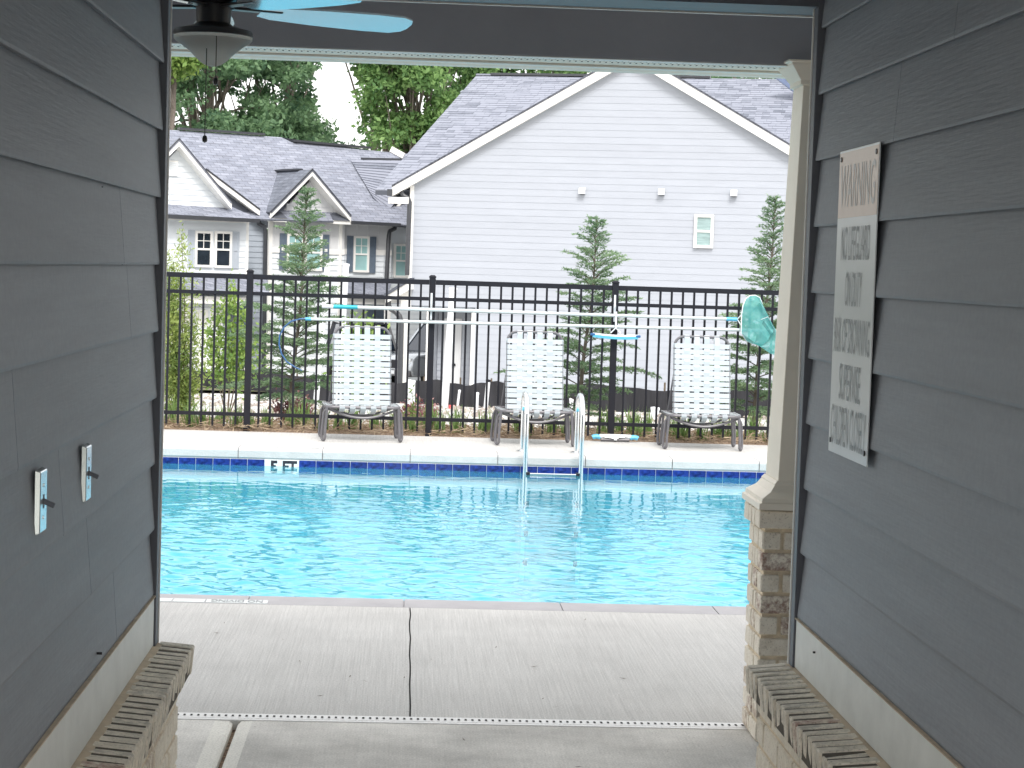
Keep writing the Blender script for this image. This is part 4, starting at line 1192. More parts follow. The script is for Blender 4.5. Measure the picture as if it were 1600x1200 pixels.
def uvpoly(m, pts, origin, ua, va):
    pts = [Vector(p) for p in pts]
    m.add(pts, [tuple(range(len(pts)))], [[((p-origin).dot(ua), (p-origin).dot(va)) for p in pts]])
    return m
def slab_uv(m, pts, th, origin, ua, va):    # roof slab: top with uv plus underside
    nrm = ua.cross(va).normalized()
    if nrm.z < 0: nrm = -nrm
    uvpoly(m, pts, origin, ua, va)
    low = [Vector(p) - nrm.normalized()*th for p in pts]; n = len(pts)
    m.add(list(pts)+low, [tuple(range(2*n-1, n-1, -1))] + [(i, (i+1)%n, n+(i+1)%n, n+i) for i in range(n)])
    return m
def window(F, parent, rect, v, pane, grid=(0,0), sash=True, fw=0.07, label=None, frame=None):
    x0, y0, x1, y1 = rect
    u0, za = F.L(x0, (y0+y1)/2, v); u1, _ = F.L(x1, (y0+y1)/2, v)
    _, z1 = F.L((x0+x1)/2, y0, v); _, z0 = F.L((x0+x1)/2, y1, v)
    m = MB()
    F.box(m, u0, u1, v-0.06, v, z1-fw, z1); F.box(m, u0, u1, v-0.075, v, z0, z0+fw)
    F.box(m, u0, u0+fw, v-0.058, v, z0+fw, z1-fw); F.box(m, u1-fw, u1, v-0.058, v, z0+fw, z1-fw)
    w = m.build('window', frame or M['white'], parent)
    if label: w['label'] = label
    zm = (z0+z1)/2
    for a_, b_ in ((z0+fw, zm-0.03), (zm+0.03, z1-fw)) if sash else ((z0+fw, z1-fw),):
        F.box(MB(), u0+fw, u1-fw, v-0.022, v-0.004, a_, b_).build('pane', pane, w)
    if sash: F.box(MB(), u0+fw, u1-fw, v-0.05, v-0.002, zm-0.03, zm+0.03).build('meeting_rail', M['white'], w)
    gx, gy = grid
    for k in range(1, gx+1):
        uu = u0+fw + (u1-u0-2*fw)*k/(gx+1)
        F.box(MB(), uu-0.012, uu+0.012, v-0.032, v-0.003, zm+0.03, z1-fw).build('muntin', M['white'], w)
    for k in range(1, gy+1):
        zz = zm+0.03 + (z1-fw-zm-0.03)*k/(gy+1)
        F.box(MB(), u0+fw, u1-fw, v-0.030, v-0.0035, zz-0.012, zz+0.012).build('muntin', M['white'], w)
    return w
def shutter(F, parent, rect, v, m_):
    x0, y0, x1, y1 = rect
    u0, _ = F.L(x0, (y0+y1)/2, v); u1, _ = F.L(x1, (y0+y1)/2, v); _, z1 = F.L((x0+x1)/2, y0, v); _, z0 = F.L((x0+x1)/2, y1, v)
    m = MB(); f = 0.06
    F.box(m, u0, u1, v-0.018, v, z0, z1)
    zm = z0 + (z1-z0)*0.5
    F.box(m, u0, u0+f, v-0.04, v-0.018, z0, z1); F.box(m, u1-f, u1, v-0.04, v-0.018, z0, z1)
    for a_, b_ in ((z0, z0+f), (zm-f/2, zm+f/2), (z1-f, z1)): F.box(m, u0+f, u1-f, v-0.04, v-0.018, a_, b_)
    m.build('shutter', m_, parent)
def pipe(parent, F, pts, v, r, name='downspout', m_=None):
    MB().tube([F.P(x, y, v) for x, y in pts], r, 8).build(name, m_ or M['gutter'], parent, smooth=True)

# ---------------- big gable house on the right
H1 = Frame(at(638, 450, 54), R(-13.4))
gz1 = -1.78
h1 = thing('gable_house', 'large pale grey lap-sided house end with broad gable and one small window', 'house', H1.W(0, 0, gz1), world=True)
uP, zP = H1.L(989, 94.5); uA, zA = H1.L(646, 288); uB, zB = H1.L(1236.5, 243)
sL = (zP-zA)/(uP-uA); sR = (zP-zB)/(uB-uP)
def rake_z(u): return zP - (sL*(uP-u) if u < uP else sR*(u-uP))
uEnd = uP + uP*1.02
ur0, _ = H1.L(640, 550); ur1, zr_ = H1.L(737.5, 485); 
ex = 0.1785; z = gz1 - 0.1; lc = 0
def ul(z): return max(0.0, uP - (zP - z)/sL) if z > rake_z(0) else 0.0
def ur(z): return min(uEnd, uP + (zP - z)/sR) if z > rake_z(uEnd) else uEnd
while z < zP - 0.05:
    z1 = min(z + ex, zP-0.01)
    segs = [(None, None)]
    if z < zr_ - 0.05: segs = [('r', None)]
    for sg in segs:
        a0, a1 = ul(z), ul(z1); b0, b1 = ur(z), ur(z1)
        if sg[0] == 'r': a0 = a1 = ur1 + 0.09
        m = MB()
        m.hull8([H1.W(a0, 0.05, z), H1.W(b0, 0.05, z), H1.W(b0, -0.007, z), H1.W(a0, -0.007, z)],
                [H1.W(a1, 0.05, z1+0.002), H1.W(b1, 0.05, z1+0.002), H1.W(b1, 0.0, z1+0.002), H1.W(a1, 0.0, z1+0.002)])
        m.build('lap_board', M['lap_white'], h1)
    z = z1
# sheathing behind, corner boards, recess
m = MB(); H1.poly(m, [(0, zr_), (uEnd, zr_), (uEnd, rake_z(uEnd)-0.02), (uP, zP-0.02), (0, rake_z(0)-0.02)], 0.06, 0.1)
H1.poly(m, [(ur1+0.05, gz1-0.3), (uEnd, gz1-0.3), (uEnd, zr_), (ur1+0.05, zr_)], 0.06, 0.1)
H1.box(m, uEnd-0.1, uEnd, 0.16, 14, gz1-0.3, rake_z(uEnd)-0.1)
H1.box(m, 0.9, uEnd, 14, 14.1, gz1-0.3, 3.8)
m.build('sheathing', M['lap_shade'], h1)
c = MB(); H1.box(c, -0.02, 0.09, -0.022, 0.06, zr_-0.02, rake_z(0)); c.build('corner_board', M['white'], h1)
c = MB(); H1.box(c, ur1, ur1+0.10, -0.024, 0.30, gz1-0.3, zr_+0.0); c.build('corner_board', M['white'], h1)
c = MB(); H1.box(c, 0, ur1+0.1, -0.020, 1.6, zr_-0.06, zr_); c.build('porch_soffit', M['white'], h1)
ut, _ = H1.L(668, 560)
c = MB(); H1.box(c, ut-0.05, ut+0.07, -0.018, 0.10, gz1-0.3, zr_-0.06); c.build('porch_post', M['white'], h1)
rm = MB(); zz_ = gz1-0.1
while zz_ < zr_-0.07:
    zt_2 = min(zz_+ex, zr_-0.062)
    rm.hull8([H1.W(ut+0.07,1.0,zz_), H1.W(ur1,1.0,zz_), H1.W(ur1,0.883,zz_), H1.W(ut+0.07,0.883,zz_)],
             [H1.W(ut+0.07,1.0,zt_2), H1.W(ur1,1.0,zt_2), H1.W(ur1,0.9,zt_2), H1.W(ut+0.07,0.9,zt_2)])
    zz_ += ex
rm.build('porch_siding', M['lap_white'], h1, kind='stuff')
c = MB(); H1.box(c, ut-0.0, ut+0.06, 0.1, 1.0, gz1-0.3, zr_-0.06); c.build('porch_side_wall', M['lap_white'], h1)
# porch door in the shade, with a dark knob
ud0, _ = H1.L(693, 560, 0.87); ud1, zd = H1.L(722, 498, 0.87)
c = MB(); H1.box(c, ud0, ud1, 0.845, 0.88, gz1, zd); dr = c.build('side_door', M['batten'], h1)
kp = H1.P(709, 570, 0.82); MB().lathe([(0.001,-0.05),(0.05,-0.02),(0.05,0.02),(0.001,0.05)], kp, 10).build('knob', M['black_metal'], dr)
# rakes and gable roof
OV = 0.22
def rake(F, par, a, b, v0, v1, hw, hang, cap=0.05, wm=None, nm='rake_board', body=True):
    """board from (u,z) a (low) to b (high); v0 outer face, v1 back to the wall"""
    (ua, za), (ub, zb_2) = a, b
    m = MB(); F.poly(m, [(ua, za), (ub, zb_2), (ub, zb_2+hw), (ua, za+hw)], v0, 0.03); m.build(nm, wm or M['white'], par)
    m = MB(); F.poly(m, [(ua, za+hw+0.003), (ub, zb_2+hw+0.003), (ub, zb_2+hw+cap), (ua, za+hw+cap)], v0-0.02, 0.06); m.build('drip_edge', M['gutter'], par)
    m = MB(); F.poly(m, [(ua, za+0.01), (ub, zb_2+0.01), (ub, zb_2+0.05), (ua, za+0.05)], v0+0.032, v1-v0-0.032); m.build('rake_soffit', wm or M['white'], par)
uE = -0.48
rake(H1, h1, (uE, rake_z(uE)-0.03), (uP-0.001, zP-0.03), -OV, 0.05, 0.25, 0.3)
uE2 = uEnd + 0.48
rake(H1, h1, (uE2, rake_z(uE2)-0.03), (uP+0.001, zP-0.03), -OV, 0.05, 0.25, 0.3)
gr = MB()
for (ue, sgn) in ((uE, 1), (uE2, -1)):
    zlow, ztop_ = rake_z(ue)+0.275, zP+0.275
    pts = [H1.W(ue, -OV-0.02, zlow), H1.W(uP, -OV-0.02, ztop_), H1.W(uP, 12.5, ztop_), H1.W(ue, 12.5, zlow)]
    va = (H1.W(uP,0,ztop_)-H1.W(ue,0,zlow)).normalized()
    slab_uv(gr, pts, 0.05, pts[0], H1.v, va)
gr.build('gable_roof', M['roof'], h1)
# gutter stub + downspouts on the left corner
ug0, zg = H1.L(613, 290, -OV); 
c = MB(); H1.box(c, uE-0.12, uE+0.02, -OV-0.04, 3.0, rake_z(uE)-0.02, rake_z(uE)+0.16); c.build('gutter', M['gutter'], h1)
c = MB(); H1.box(c, uE-0.10, -0.02, -OV+0.035, 0.02, rake_z(uE)-0.22, rake_z(uE)-0.05); c.build('eave_return', M['white'], h1)
pipe(h1, H1, [(628,297),(628,302),(631,306),(638,310),(640,316),(639,340),(636,430)], -0.11, 0.062)
pipe(h1, H1, [(606,466),(607,478),(611,483),(618,487),(624,494),(627,504),(624.5,600)], -0.30, 0.075)
c = MB(); up_, _ = H1.L(631, 550, -0.18); H1.box(c, up_-0.03, up_+0.10, -0.22, -0.10, gz1-0.3, zr_-0.3); c.build('porch_post', M['white'], h1)
# small porch roof at the left corner, sloping down to the left
pl = [H1.L(x, y, -0.5) for x, y in ((602,463),(640,440),(640,452),(602,474))]
m = MB(); H1.poly(m, pl, -0.5, 2.6); m.build('porch_rake', M['white'], h1)
pl2 = [H1.L(x, y, -0.56) for x, y in ((600,459),(640,434),(640,439),(600,464))]
m = MB(); H1.poly(m, pl2, -0.56, 2.7); m.build('porch_roof', M['roof_d'], h1)
pl3 = [H1.L(x, y, -0.2) for x, y in ((626,458),(640,449),(640,484),(626,484))]
m = MB(); H1.poly(m, pl3, -0.2, 0.15); m.build('porch_frieze', M['white'], h1)
# main roof behind: rake edge runs back from (640,237) to (745,118)
u0m = -1.2
qa_, qb_ = hit(640, 237, H1.W(u0m,0,0), H1.u), hit(745, 118, H1.W(u0m,0,0), H1.u)
def loc(p): d = p - Vector((H1.O.x, H1.O.y, 0)); return d.dot(H1.v), p.z
v1_, z1_ = loc(qa_); v2_, z2_ = loc(qb_)
pm = (z2_-z1_)/(v2_-v1_)
v0_ = 0.8; z0_ = z1_ + pm*(v0_-v1_)
# courses of single shingle tabs
mr_ = MB(); UM = 17.0
m = MB()
for (va_, za_, vb_, zb_3) in ((v0_, z0_, v2_, z2_), (2*v2_-v0_, z0_, v2_, z2_)):
    A = [H1.W(u0m, va_, za_), H1.W(UM, va_, za_), H1.W(UM, vb_, zb_3), H1.W(u0m, vb_, zb_3)]
    m.add(A + [p - Vector((0,0,0.12)) for p in A], [(0,1,2,3),(7,6,5,4),(0,1,5,4),(1,2,6,5),(2,3,7,6),(3,0,4,7)])
m.build('main_roof_deck', M['roof_d'], h1)
sl_len = math.hypot(v2_-v0_, z2_-z0_); rows = int(sl_len/0.29); T = []
su = H1.u; sv = (H1.W(0,v2_,z2_)-H1.W(0,v0_,z0_)).normalized(); sn = su.cross(sv).normalized(); sn = sn if sn.z > 0 else -sn
for r in range(rows+1):
    s0 = r*0.29; s1 = min(s0+0.31, sl_len); uu = u0m - random.uniform(0, 0.3)
    while uu < UM:
        w = random.choice([0.22,0.3,0.36,0.45]); a_ = max(uu, u0m); b_ = uu + w - 0.006
        base = H1.W(0, v0_, z0_)
        h0 = random.uniform(0.018, 0.034)
        c0 = base + su*a_ + sv*s0; c1_ = base + su*b_ + sv*s0; c2__ = base + su*b_ + sv*s1; c3 = base + su*a_ + sv*s1
        lo0, lo1 = c0 + sn*0.002, c1_ + sn*0.002
        t0, t1, t2, t3 = c0+sn*h0, c1_+sn*h0, c2__+sn*0.012, c3+sn*0.012
        T.append([t0,t1,t2,t3]); T.append([lo0,lo1,t1,t0])
        uu += w
# two quads of a tab share nothing, so merge into islands by one bmesh-free mesh: build as 6-vert pieces
me = MB()
for q in range(0, len(T), 2):
    t0,t1,t2,t3 = T[q]; l0,l1,_,_ = T[q+1]
    me.add([t0,t1,t2,t3,l0,l1], [(0,1,2,3),(4,5,1,0)])
me.build('shingles', M['tabs'], h1, kind='stuff')
rv0, _ = H1.L(768, 118, v2_); rv1, _ = H1.L(925, 112, v2_)
c = MB(); H1.box(c, rv0, rv1+4, v2_-0.16, v2_+0.16, z2_+0.01, z2_+0.09); c.build('ridge_vent', M['gutter'], h1)
c = MB(); H1.box(c, u0m, rv0, v2_-0.14, v2_+0.14, z2_+0.005, z2_+0.05); c.build('ridge_cap', M['tabs'], h1)
# blue dormer wall peeping over on the right
dpl = [H1.L(x, y, v2_-3) for x, y in ((1211,121),(1262,160),(1330,160),(1330,96),(1250,96))]
m = MB(); H1.poly(m, dpl, v2_-3.0, 0.4); m.build('dormer', M['blue_dorm'], h1)
# wall vents, window
for x, y in ((910,298.5),(1034,300),(1147,302)):
    u_, z_ = H1.L(x, y, -0.02)
    m = MB()
    m.hull8([H1.W(u_-0.085,-0.02,z_-0.075), H1.W(u_+0.085,-0.02,z_-0.075), H1.W(u_+0.085,-0.17,z_-0.075), H1.W(u_-0.085,-0.17,z_-0.075)],
            [H1.W(u_-0.085,-0.02,z_+0.095), H1.W(u_+0.085,-0.02,z_+0.095), H1.W(u_+0.085,-0.10,z_+0.07), H1.W(u_-0.085,-0.10,z_+0.07)])
    vb_o = m.build('wall_vent', M['plastic_w'], h1)
    c = MB(); H1.box(c, u_-0.07, u_+0.07, -0.16, -0.03, z_-0.085, z_-0.078); c.build('vent_opening', M['gutter'], vb_o)
window(H1, h1, (1084.5,335,1115,387.5), -0.02, M['blind'], fw=0.075)

# ---------------- terrace of townhouses on the left, receding to the right
H2 = Frame(at(412, 414, 66), R(30))
gz2 = -2.5
ua_w, _ = H2.L(388, 390, -1.2)
_, zeD = H2.L(585, 348, -0.45)
PM = 0.66
rn = (Vector((0,0,1)) - H2.v*PM).normalized(); ro = H2.W(0, -0.45, zeD)
def onroof(px, py): return hit(px, py, ro, rn)
SV = (H2.v + Vector((0,0,PM))).normalized()
tA = thing('townhouse', 'left townhouse with twin dark window, pale shutters and vented white gable', 'house', H2.W(-2.5, 0, gz2), world=True)
tB = thing('townhouse', 'middle townhouse with board-and-batten gable and slate blue shutters', 'house', H2.W(3.0, 0, gz2), world=True)
tC = thing('townhouse', 'townhouse sliver with shingled gable between its neighbour and the big grey house', 'house', H2.W(6.5, 0, gz2), world=True)
def pxpoly(F, par, pts, v, th, m_, name):
    m = MB(); F.poly(m, [F.L(x, y, v) for x, y in pts], v, th); return m.build(name, m_, par)
def laps(F, par, u0, u1, z0, z1, v, m_, ex=0.18, clip=None, name='lap_siding'):
    m = MB(); z = z0
    while z < z1 - 0.02:
        zt = min(z+ex, z1)
        a0, b0 = (u0, u1) if not clip else clip(z); a1, b1 = (u0, u1) if not clip else clip(zt)
        m.hull8([F.W(a0,v+0.06,z),F.W(b0,v+0.06,z),F.W(b0,v-0.020,z),F.W(a0,v-0.020,z)],
                [F.W(a1,v+0.06,zt),F.W(b1,v+0.06,zt),F.W(b1,v,zt),F.W(a1,v,zt)])
        z = zt
    m.build(name, m_, par, kind='stuff')
# A: front wall, recessed side wall
uA0, zAt = H2.L(235, 341, -1.2); uA1, zAt2 = H2.L(388, 347, -1.2)
laps(H2, tA, uA0, uA1, gz2-0.2, zAt2+0.1, -1.2, M['lap_left'])
c = MB(); H2.box(c, uA1-0.07, uA1+0.02, -1.225, -1.1, gz2-0.2, zAt2+0.1); c.build('corner_board', M['white'], tA)
uB0, zBt = H2.L(386, 345, -0.1); uB1, _ = H2.L(416, 345, -0.1)
laps(H2, tA, uB0-0.6, uB1, gz2-0.2, zBt+0.15, -0.1, M['lap_shade'])  # set-back wall, its shade painted as a darker lap colour
c = MB(); H2.box(c, uA0, uA1, -1.23, -1.2, zAt2-0.04, zAt2+0.12); c.build('frieze_board', M['white'], tA)
# skirt roof + gutter
ra = [H2.P(235,333,-1.7), H2.P(404,342,-1.7), H2.P(360,322,-0.8), H2.P(235,314,-0.8)]
m = MB(); slab_uv(m, ra, 0.05, ra[0], H2.u, (ra[3]-ra[0]).normalized()); m.build('skirt_roof', M['roof'], tA)
MB().beam(H2.P(235,337,-1.74), H2.P(405,345,-1.74), 0.12, 0.12).build('gutter', M['gutter'], tA)
# gable above
g0, g1 = H2.L(280, 231, -0.95), H2.L(354, 322, -0.95)
gp_s = (g0[1]-g1[1])/(g1[0]-g0[0])
laps(H2, tA, 0, 0, g1[1]-0.25, g0[1]-0.02, -0.95, M['lap_left'], clip=lambda z: (g0[0]-(g0[1]-z)/gp_s, g0[0]+(g0[1]-z)/gp_s))
apx, low = H2.L(280, 228, -1.4), H2.L(362, 327, -1.4)
sgn_u = 2*apx[0]-low[0]
for nm_, lo_ in (('r', low), ('l', (sgn_u, low[1]))):
    rake(H2, tA, lo_, apx, -1.4, -0.9, 0.19, 0.3, cap=0.06)
m = MB()
for ue in (low[0], sgn_u):
    pts = [H2.W(ue,-1.42,low[1]+0.22), H2.W(apx[0],-1.42,apx[1]+0.22), H2.W(apx[0],2.6,apx[1]+0.22), H2.W(ue,2.6,low[1]+0.22)]
    slab_uv(m, pts, 0.05, pts[0], H2.v, (pts[1]-pts[0]).normalized())
m.build('gable_roof', M['roof'], tA)
# louvred gable vent
u0v, z1v = H2.L(255, 250, -0.98); u1v, z0v = H2.L(277, 275, -0.98)
c = MB(); H2.box(c, u0v, u1v, -1.02, -0.95, z0v, z1v); gv = c.build('gable_vent', M['white'], tA)
for k in range(7):
    zz_ = z0v+0.06+(z1v-z0v-0.1)*k/7
    c = MB(); H2.box(c, u0v+0.05, u1v-0.05, -1.035, -1.02, zz_, zz_+0.035); c.build('louvre', M['lap_left'], gv)
# long rake of the wing behind
l0, l1 = H2.L(322, 274, -0.4), H2.L(406, 337, -0.4)
rake(H2, tA, l1, l0, -0.4, 0.2, 0.17, 0.3, cap=0.06)
pxpoly(H2, tA, [(330,285),(404,340),(404,345),(330,345)], -0.2, 0.1, M['roof_d'], 'wing_roof')
window(H2, tA, (304,361,331,417.5), -1.22, M['pane'], grid=(1,1), fw=0.075)
window(H2, tA, (334.5,361.5,361.5,418.5), -1.22, M['pane'], grid=(1,1), fw=0.075)
shutter(H2, tA, (293,359.5,303.5,417.5), -1.21, M['shutter_l']); shutter(H2, tA, (362,362,373,419.5), -1.21, M['shutter_l'])
# lower skirt roof, garage door, flat dark panel painting the entry's shade
rb_ = [H2.P(235,452,-2.0), H2.P(421,457,-2.0), H2.P(418,435,-1.22), H2.P(235,430,-1.22)]
m = MB(); slab_uv(m, rb_, 0.05, rb_[0], H2.u, (rb_[3]-rb_[0]).normalized()); m.build('lower_skirt_roof', M['roof'], tA)
MB().beam(H2.P(235,455,-2.03), H2.P(398,458.5,-2.03), 0.10, 0.10).build('gutter', M['gutter'], tA)
pxpoly(H2, tA, [(235,460),(390,465),(390,476),(235,472)], -1.9, 0.6, M['white'], 'porch_beam')
gd0, zg1 = H2.L(262, 480, -1.25); gd1, zg0 = H2.L(345, 590, -1.25)
c = MB(); H2.box(c, gd0, gd1, -1.27, -1.22, gz2, zg1); gdo = c.build('garage_door', M['lap_left'], tA)
for k in range(4):
    for j in range(4):
        a_ = gd0 + (gd1-gd0)*(j+0.08)/4; b_ = gd0 + (gd1-gd0)*(j+0.92)/4; h_ = (zg1-gz2)/4
        c = MB(); H2.box(c, a_, b_, -1.285, -1.27, gz2+h_*k+0.06, gz2+h_*(k+1)-0.06); c.build('door_panel', M['white'], gdo)
pxpoly(H2, tA, [(353,476),(390,478),(386,575),(350,572)], -1.226, 0.05, M['shutter'], 'entry_shade_panel')
pipe(tA, H2, [(404,345),(405,350),(413,354),(415,362),(412,600)], -0.28, 0.07)

# B: board-and-batten gable, main roof
uC0, _ = H2.L(420, 400, 0.0); uC1, _ = H2.L(531, 400, 0.0); _, zb1 = H2.L(475, 392, 0.0); _, zCe = H2.L(475, 345, 0.0)
ap, lw = H2.L(488, 279, 0.0), H2.L(545, 346, 0.0)
sB = (ap[1]-lw[1])/(lw[0]-ap[0])
uR = lw[0]
laps(H2, tB, uC0, uR-0.15, gz2-0.2, zb1, 0.0, M['lap_left'])
c = MB(); H2.poly(c, [(uC0,zb1),(uR-0.15,zb1),(uR-0.15,lw[1]),(ap[0],ap[1]),(2*ap[0]-uR+0.15,lw[1]),(uC0,lw[1])], 0.0, 0.1); c.build('gable_panel', M['batten'], tB)
bt = []
for k in range(12):
    u_ = uC0 + 0.2 + k*0.42
    if u_ > uR-0.2: break
    zt = ap[1]-sB*abs(u_-ap[0])
    c = MB(); H2.box(c, u_-0.022, u_+0.022, -0.022, -0.001, zb1+0.05, max(min(zt, ap[1])-0.03, lw[1]-0.3)); c.build('batten', M['batten'], tB)
c = MB(); _, zs = H2.L(480, 321, 0.0); H2.box(c, ap[0]-(ap[1]-zs)/sB, ap[0]+(ap[1]-zs)/sB, -0.024, -0.002, zs-0.03, zs+0.03); c.build('belly_band', M['batten'], tB)
c = MB(); H2.box(c, uC0-0.02, uR-0.15, -0.04, 0.0, zb1-0.09, zb1+0.09); c.build('white_band', M['white'], tB)
c = MB(); H2.box(c, uC0-0.03, uC0+0.10, -0.045, 0.05, gz2-0.2, lw[1]-0.1); c.build('corner_board', M['white'], tB)
ue_, _ = H2.L(531, 400, 0.0); c = MB(); H2.box(c, ue_-0.05, ue_+0.05, -0.046, 0.05, gz2-0.2, lw[1]-0.05); c.build('corner_board', M['white'], tB)
apB, lwB = H2.L(488, 274.5, -0.5), H2.L(548.5, 347, -0.5)
oth = 2*apB[0]-lwB[0]
for lo_ in (lwB, (oth, lwB[1])): rake(H2, tB, lo_, apB, -0.5, 0.0, 0.18, 0.3, cap=0.06)
m = MB()
for ue in (lwB[0], oth):
    pts = [H2.W(ue,-0.52,lwB[1]+0.21), H2.W(apB[0],-0.52,apB[1]+0.21), H2.W(apB[0],4.5,apB[1]+0.21), H2.W(ue,4.5,lwB[1]+0.21)]
    slab_uv(m, pts, 0.05, pts[0], H2.v, (pts[1]-pts[0]).normalized())
m.build('gable_roof', M['roof_d'], tB)
for rx in ((424,338,445,346),(518,338,546,350)):
    a_, z1c = H2.L(rx[0], rx[1], -0.3); b_, z0c = H2.L(rx[2], rx[3], -0.3)
    c = MB(); H2.box(c, a_, b_, -0.46, 0.0, z0c-0.02, z0c+0.10); er = c.build('eave_return', M['white'], tB)
    c = MB(); c.hull8([H2.W(a_,-0.5,z0c+0.102),H2.W(b_,-0.5,z0c+0.102),H2.W(b_,0,z0c+0.102),H2.W(a_,0,z0c+0.102)],
                      [H2.W(a_+0.05,-0.1,z0c+0.32),H2.W(b_-0.05,-0.1,z0c+0.32),H2.W(b_-0.05,0,z0c+0.32),H2.W(a_+0.05,0,z0c+0.32)]); c.build('return_cap', M['roof_d'], er)
c = MB(); rvp = [H2.W(apB[0],0.4,apB[1]+0.23), H2.W(apB[0],3.2,apB[1]+0.23)]; c.beam(rvp[0], rvp[1], 0.22, 0.06); c.build('ridge_vent', M['gutter'], tB)
# D: flat wall right of the gable
uD0, uD1 = uR-0.15, H2.L(611, 400, 0.25)[0]
_, zDb = H2.L(580, 394, 0.25); _, zDt = H2.L(580, 353, 0.25)
laps(H2, tB, uD0, uD1, gz2-0.2, zDb, 0.25, M['lap_left'])
c = MB(); H2.box(c, uD0, uD1, 0.25, 0.35, zDb, zDt+0.2); c.build('batten_panel', M['batten'], tB)
for k in range(7):
    u_ = uD0 + 0.2 + k*0.42
    if u_ < uD1-0.05:
        c = MB(); H2.box(c, u_-0.022, u_+0.022, 0.23, 0.249, zDb+0.09, zDt+0.15); c.build('batten', M['batten'], tB)
c = MB(); H2.box(c, uD0, uD1, 0.215, 0.249, zDb-0.09, zDb+0.09); c.build('white_band', M['white'], tB)
c = MB(); H2.box(c, uD0, uD1+0.1, 0.2, 0.249, zDt+0.02, zDt+0.16); c.build('frieze_board', M['white'], tB)
c = MB(); c.beam(H2.P(549,347.5,-0.5), H2.P(625,351.5,-0.5), 0.12, 0.11); c.build('gutter', M['gutter'], tB)
pipe(tB, H2, [(618,352),(617,357),(609,361),(607.5,368),(604,438)], 0.0, 0.075)
for r_, pn in (((447.5,365,474,422), M['pane_t']), ((475.5,366,502.5,423), M['pane_t'])):
    window(H2, tB, r_, -0.025, pn, grid=(1,1), fw=0.075)
window(H2, tB, (551.5,369,576,425.5), 0.22, M['pane_t'], grid=(1,1), fw=0.075)
for r_ in ((436.5,364.5,447,421), (503.5,366.5,513.5,423)): shutter(H2, tB, r_, -0.02, M['shutter'])
for r_ in ((541.5,368.5,551,424.5), (576.5,370,586.5,426.5)): shutter(H2, tB, r_, 0.225, M['shutter'])
# main roof
rpx = [(225,200.5),(275,203.5),(440,214.5),(455,222),(580,235),(606,237.5),(700,246),(700,358),(625,350.5),(549,346.5),(404,342),(300,300),(225,300)]
rp = [onroof(x, y) for x, y in rpx]
m = MB(); slab_uv(m, rp, 0.06, ro, H2.u, SV); m.build('main_roof', M['roof'], tB)
back = MB(); tops = [rp[0], rp[2], rp[4], rp[6]]
for a_, b_ in zip(tops[:-1], tops[1:]):
    dn = H2.v*4.5 - Vector((0,0,3.0))
    back.add([a_, b_, b_+dn, a_+dn], [(0,1,2,3)])
back.build('rear_slope', M['roof'], tB)
for a_, b_ in (((279,203.5),(412,212.5)), ((457,222.5),(578,233.5))):
    MB().beam(onroof(*a_)+Vector((0,0,0.06)), onroof(*b_)+Vector((0,0,0.06)), 0.24, 0.07).build('ridge_vent', M['gutter'], tB)
MB().beam(onroof(611,238)+Vector((0,0,0.12)), onroof(631,249)+Vector((0,0,0.12)), 0.10, 0.20).build('rake_end', M['white'], tB)
# porch roof and flat dark panel for the shade of the entry low down
rc_ = [H2.P(543,458,-1.1), H2.P(606,461,-1.1), H2.P(612,442,-0.1), H2.P(543,440,-0.1)]
m = MB(); slab_uv(m, rc_, 0.05, rc_[0], H2.u, (rc_[3]-rc_[0]).normalized()); m.build('porch_roof', M['roof'], tB)
MB().beam(H2.P(543,461,-1.13), H2.P(606,464,-1.13), 0.1, 0.1).build('gutter', M['gutter'], tB)
pxpoly(H2, tB, [(543,466),(604,468),(604,476),(543,474)], -1.0, 0.6, M['white'], 'porch_beam')
pxpoly(H2, tB, [(574,478),(603,480),(600,575),(572,573)], -0.02, 0.05, M['shutter'], 'entry_shade_panel')
pxpoly(H2, tB, [(604,468),(611,468),(608,590),(601,590)], -1.0, 0.15, M['white'], 'porch_post')
# C: sliver
uE0, _ = H2.L(608, 400, 0.9); uE1, _ = H2.L(720, 400, 0.9); _, zEt = H2.L(625, 352, 0.9)
laps(H2, tC, uE0, uE1, gz2-0.2, zEt+0.1, 0.9, M['lap_left'])
window(H2, tC, (614.5,381,637,434), 0.87, M['pane_t'], grid=(1,1), fw=0.08)
rd_ = [H2.P(603,352,0.3), H2.P(700,356,0.3), H2.P(700,337,1.3), H2.P(610,334,1.3)]
m = MB(); slab_uv(m, rd_, 0.05, rd_[0], H2.u, (rd_[3]-rd_[0]).normalized()); m.build('skirt_roof', M['roof_d'], tC)
eA, eL = H2.L(652, 278, 0.9), H2.L(607, 333, 0.9)
pxpoly(H2, tC, [(611,336),(652,286),(690,336)], 1.0, 0.1, M['lap_left'], 'shingled_gable')
rake(H2, tC, eL, eA, 0.5, 1.0, 0.18, 0.3, cap=0.05)
m = MB()
apC = H2.L(655, 252, 0.5)
pts = [onroof(548,252)+Vector((0,0,0.03)), H2.P(670,253,0.4), H2.P(606,333,0.4)+Vector((0,0,0.03)), onroof(583,311)+Vector((0,0,0.05))]
n3 = (pts[1]-pts[0]).cross(pts[3]-pts[0]).normalized(); n3 = n3 if n3.dot(EYE-pts[0]) > 0 else -n3
NR = 15
for k in range(NR):
    f0, f1 = k/NR, (k+1)/NR
    a_, b_ = pts[3].lerp(pts[0], f0), pts[2].lerp(pts[1], f0); c_, d_3 = pts[2].lerp(pts[1], f1), pts[3].lerp(pts[0], f1)
    m.add([a_+n3*0.04, b_+n3*0.04, c_+n3*0.015, d_3+n3*0.015, a_, b_], [(0,1,2,3),(4,5,1,0)])
m.build('gable_roof', M['tabs'], tC)
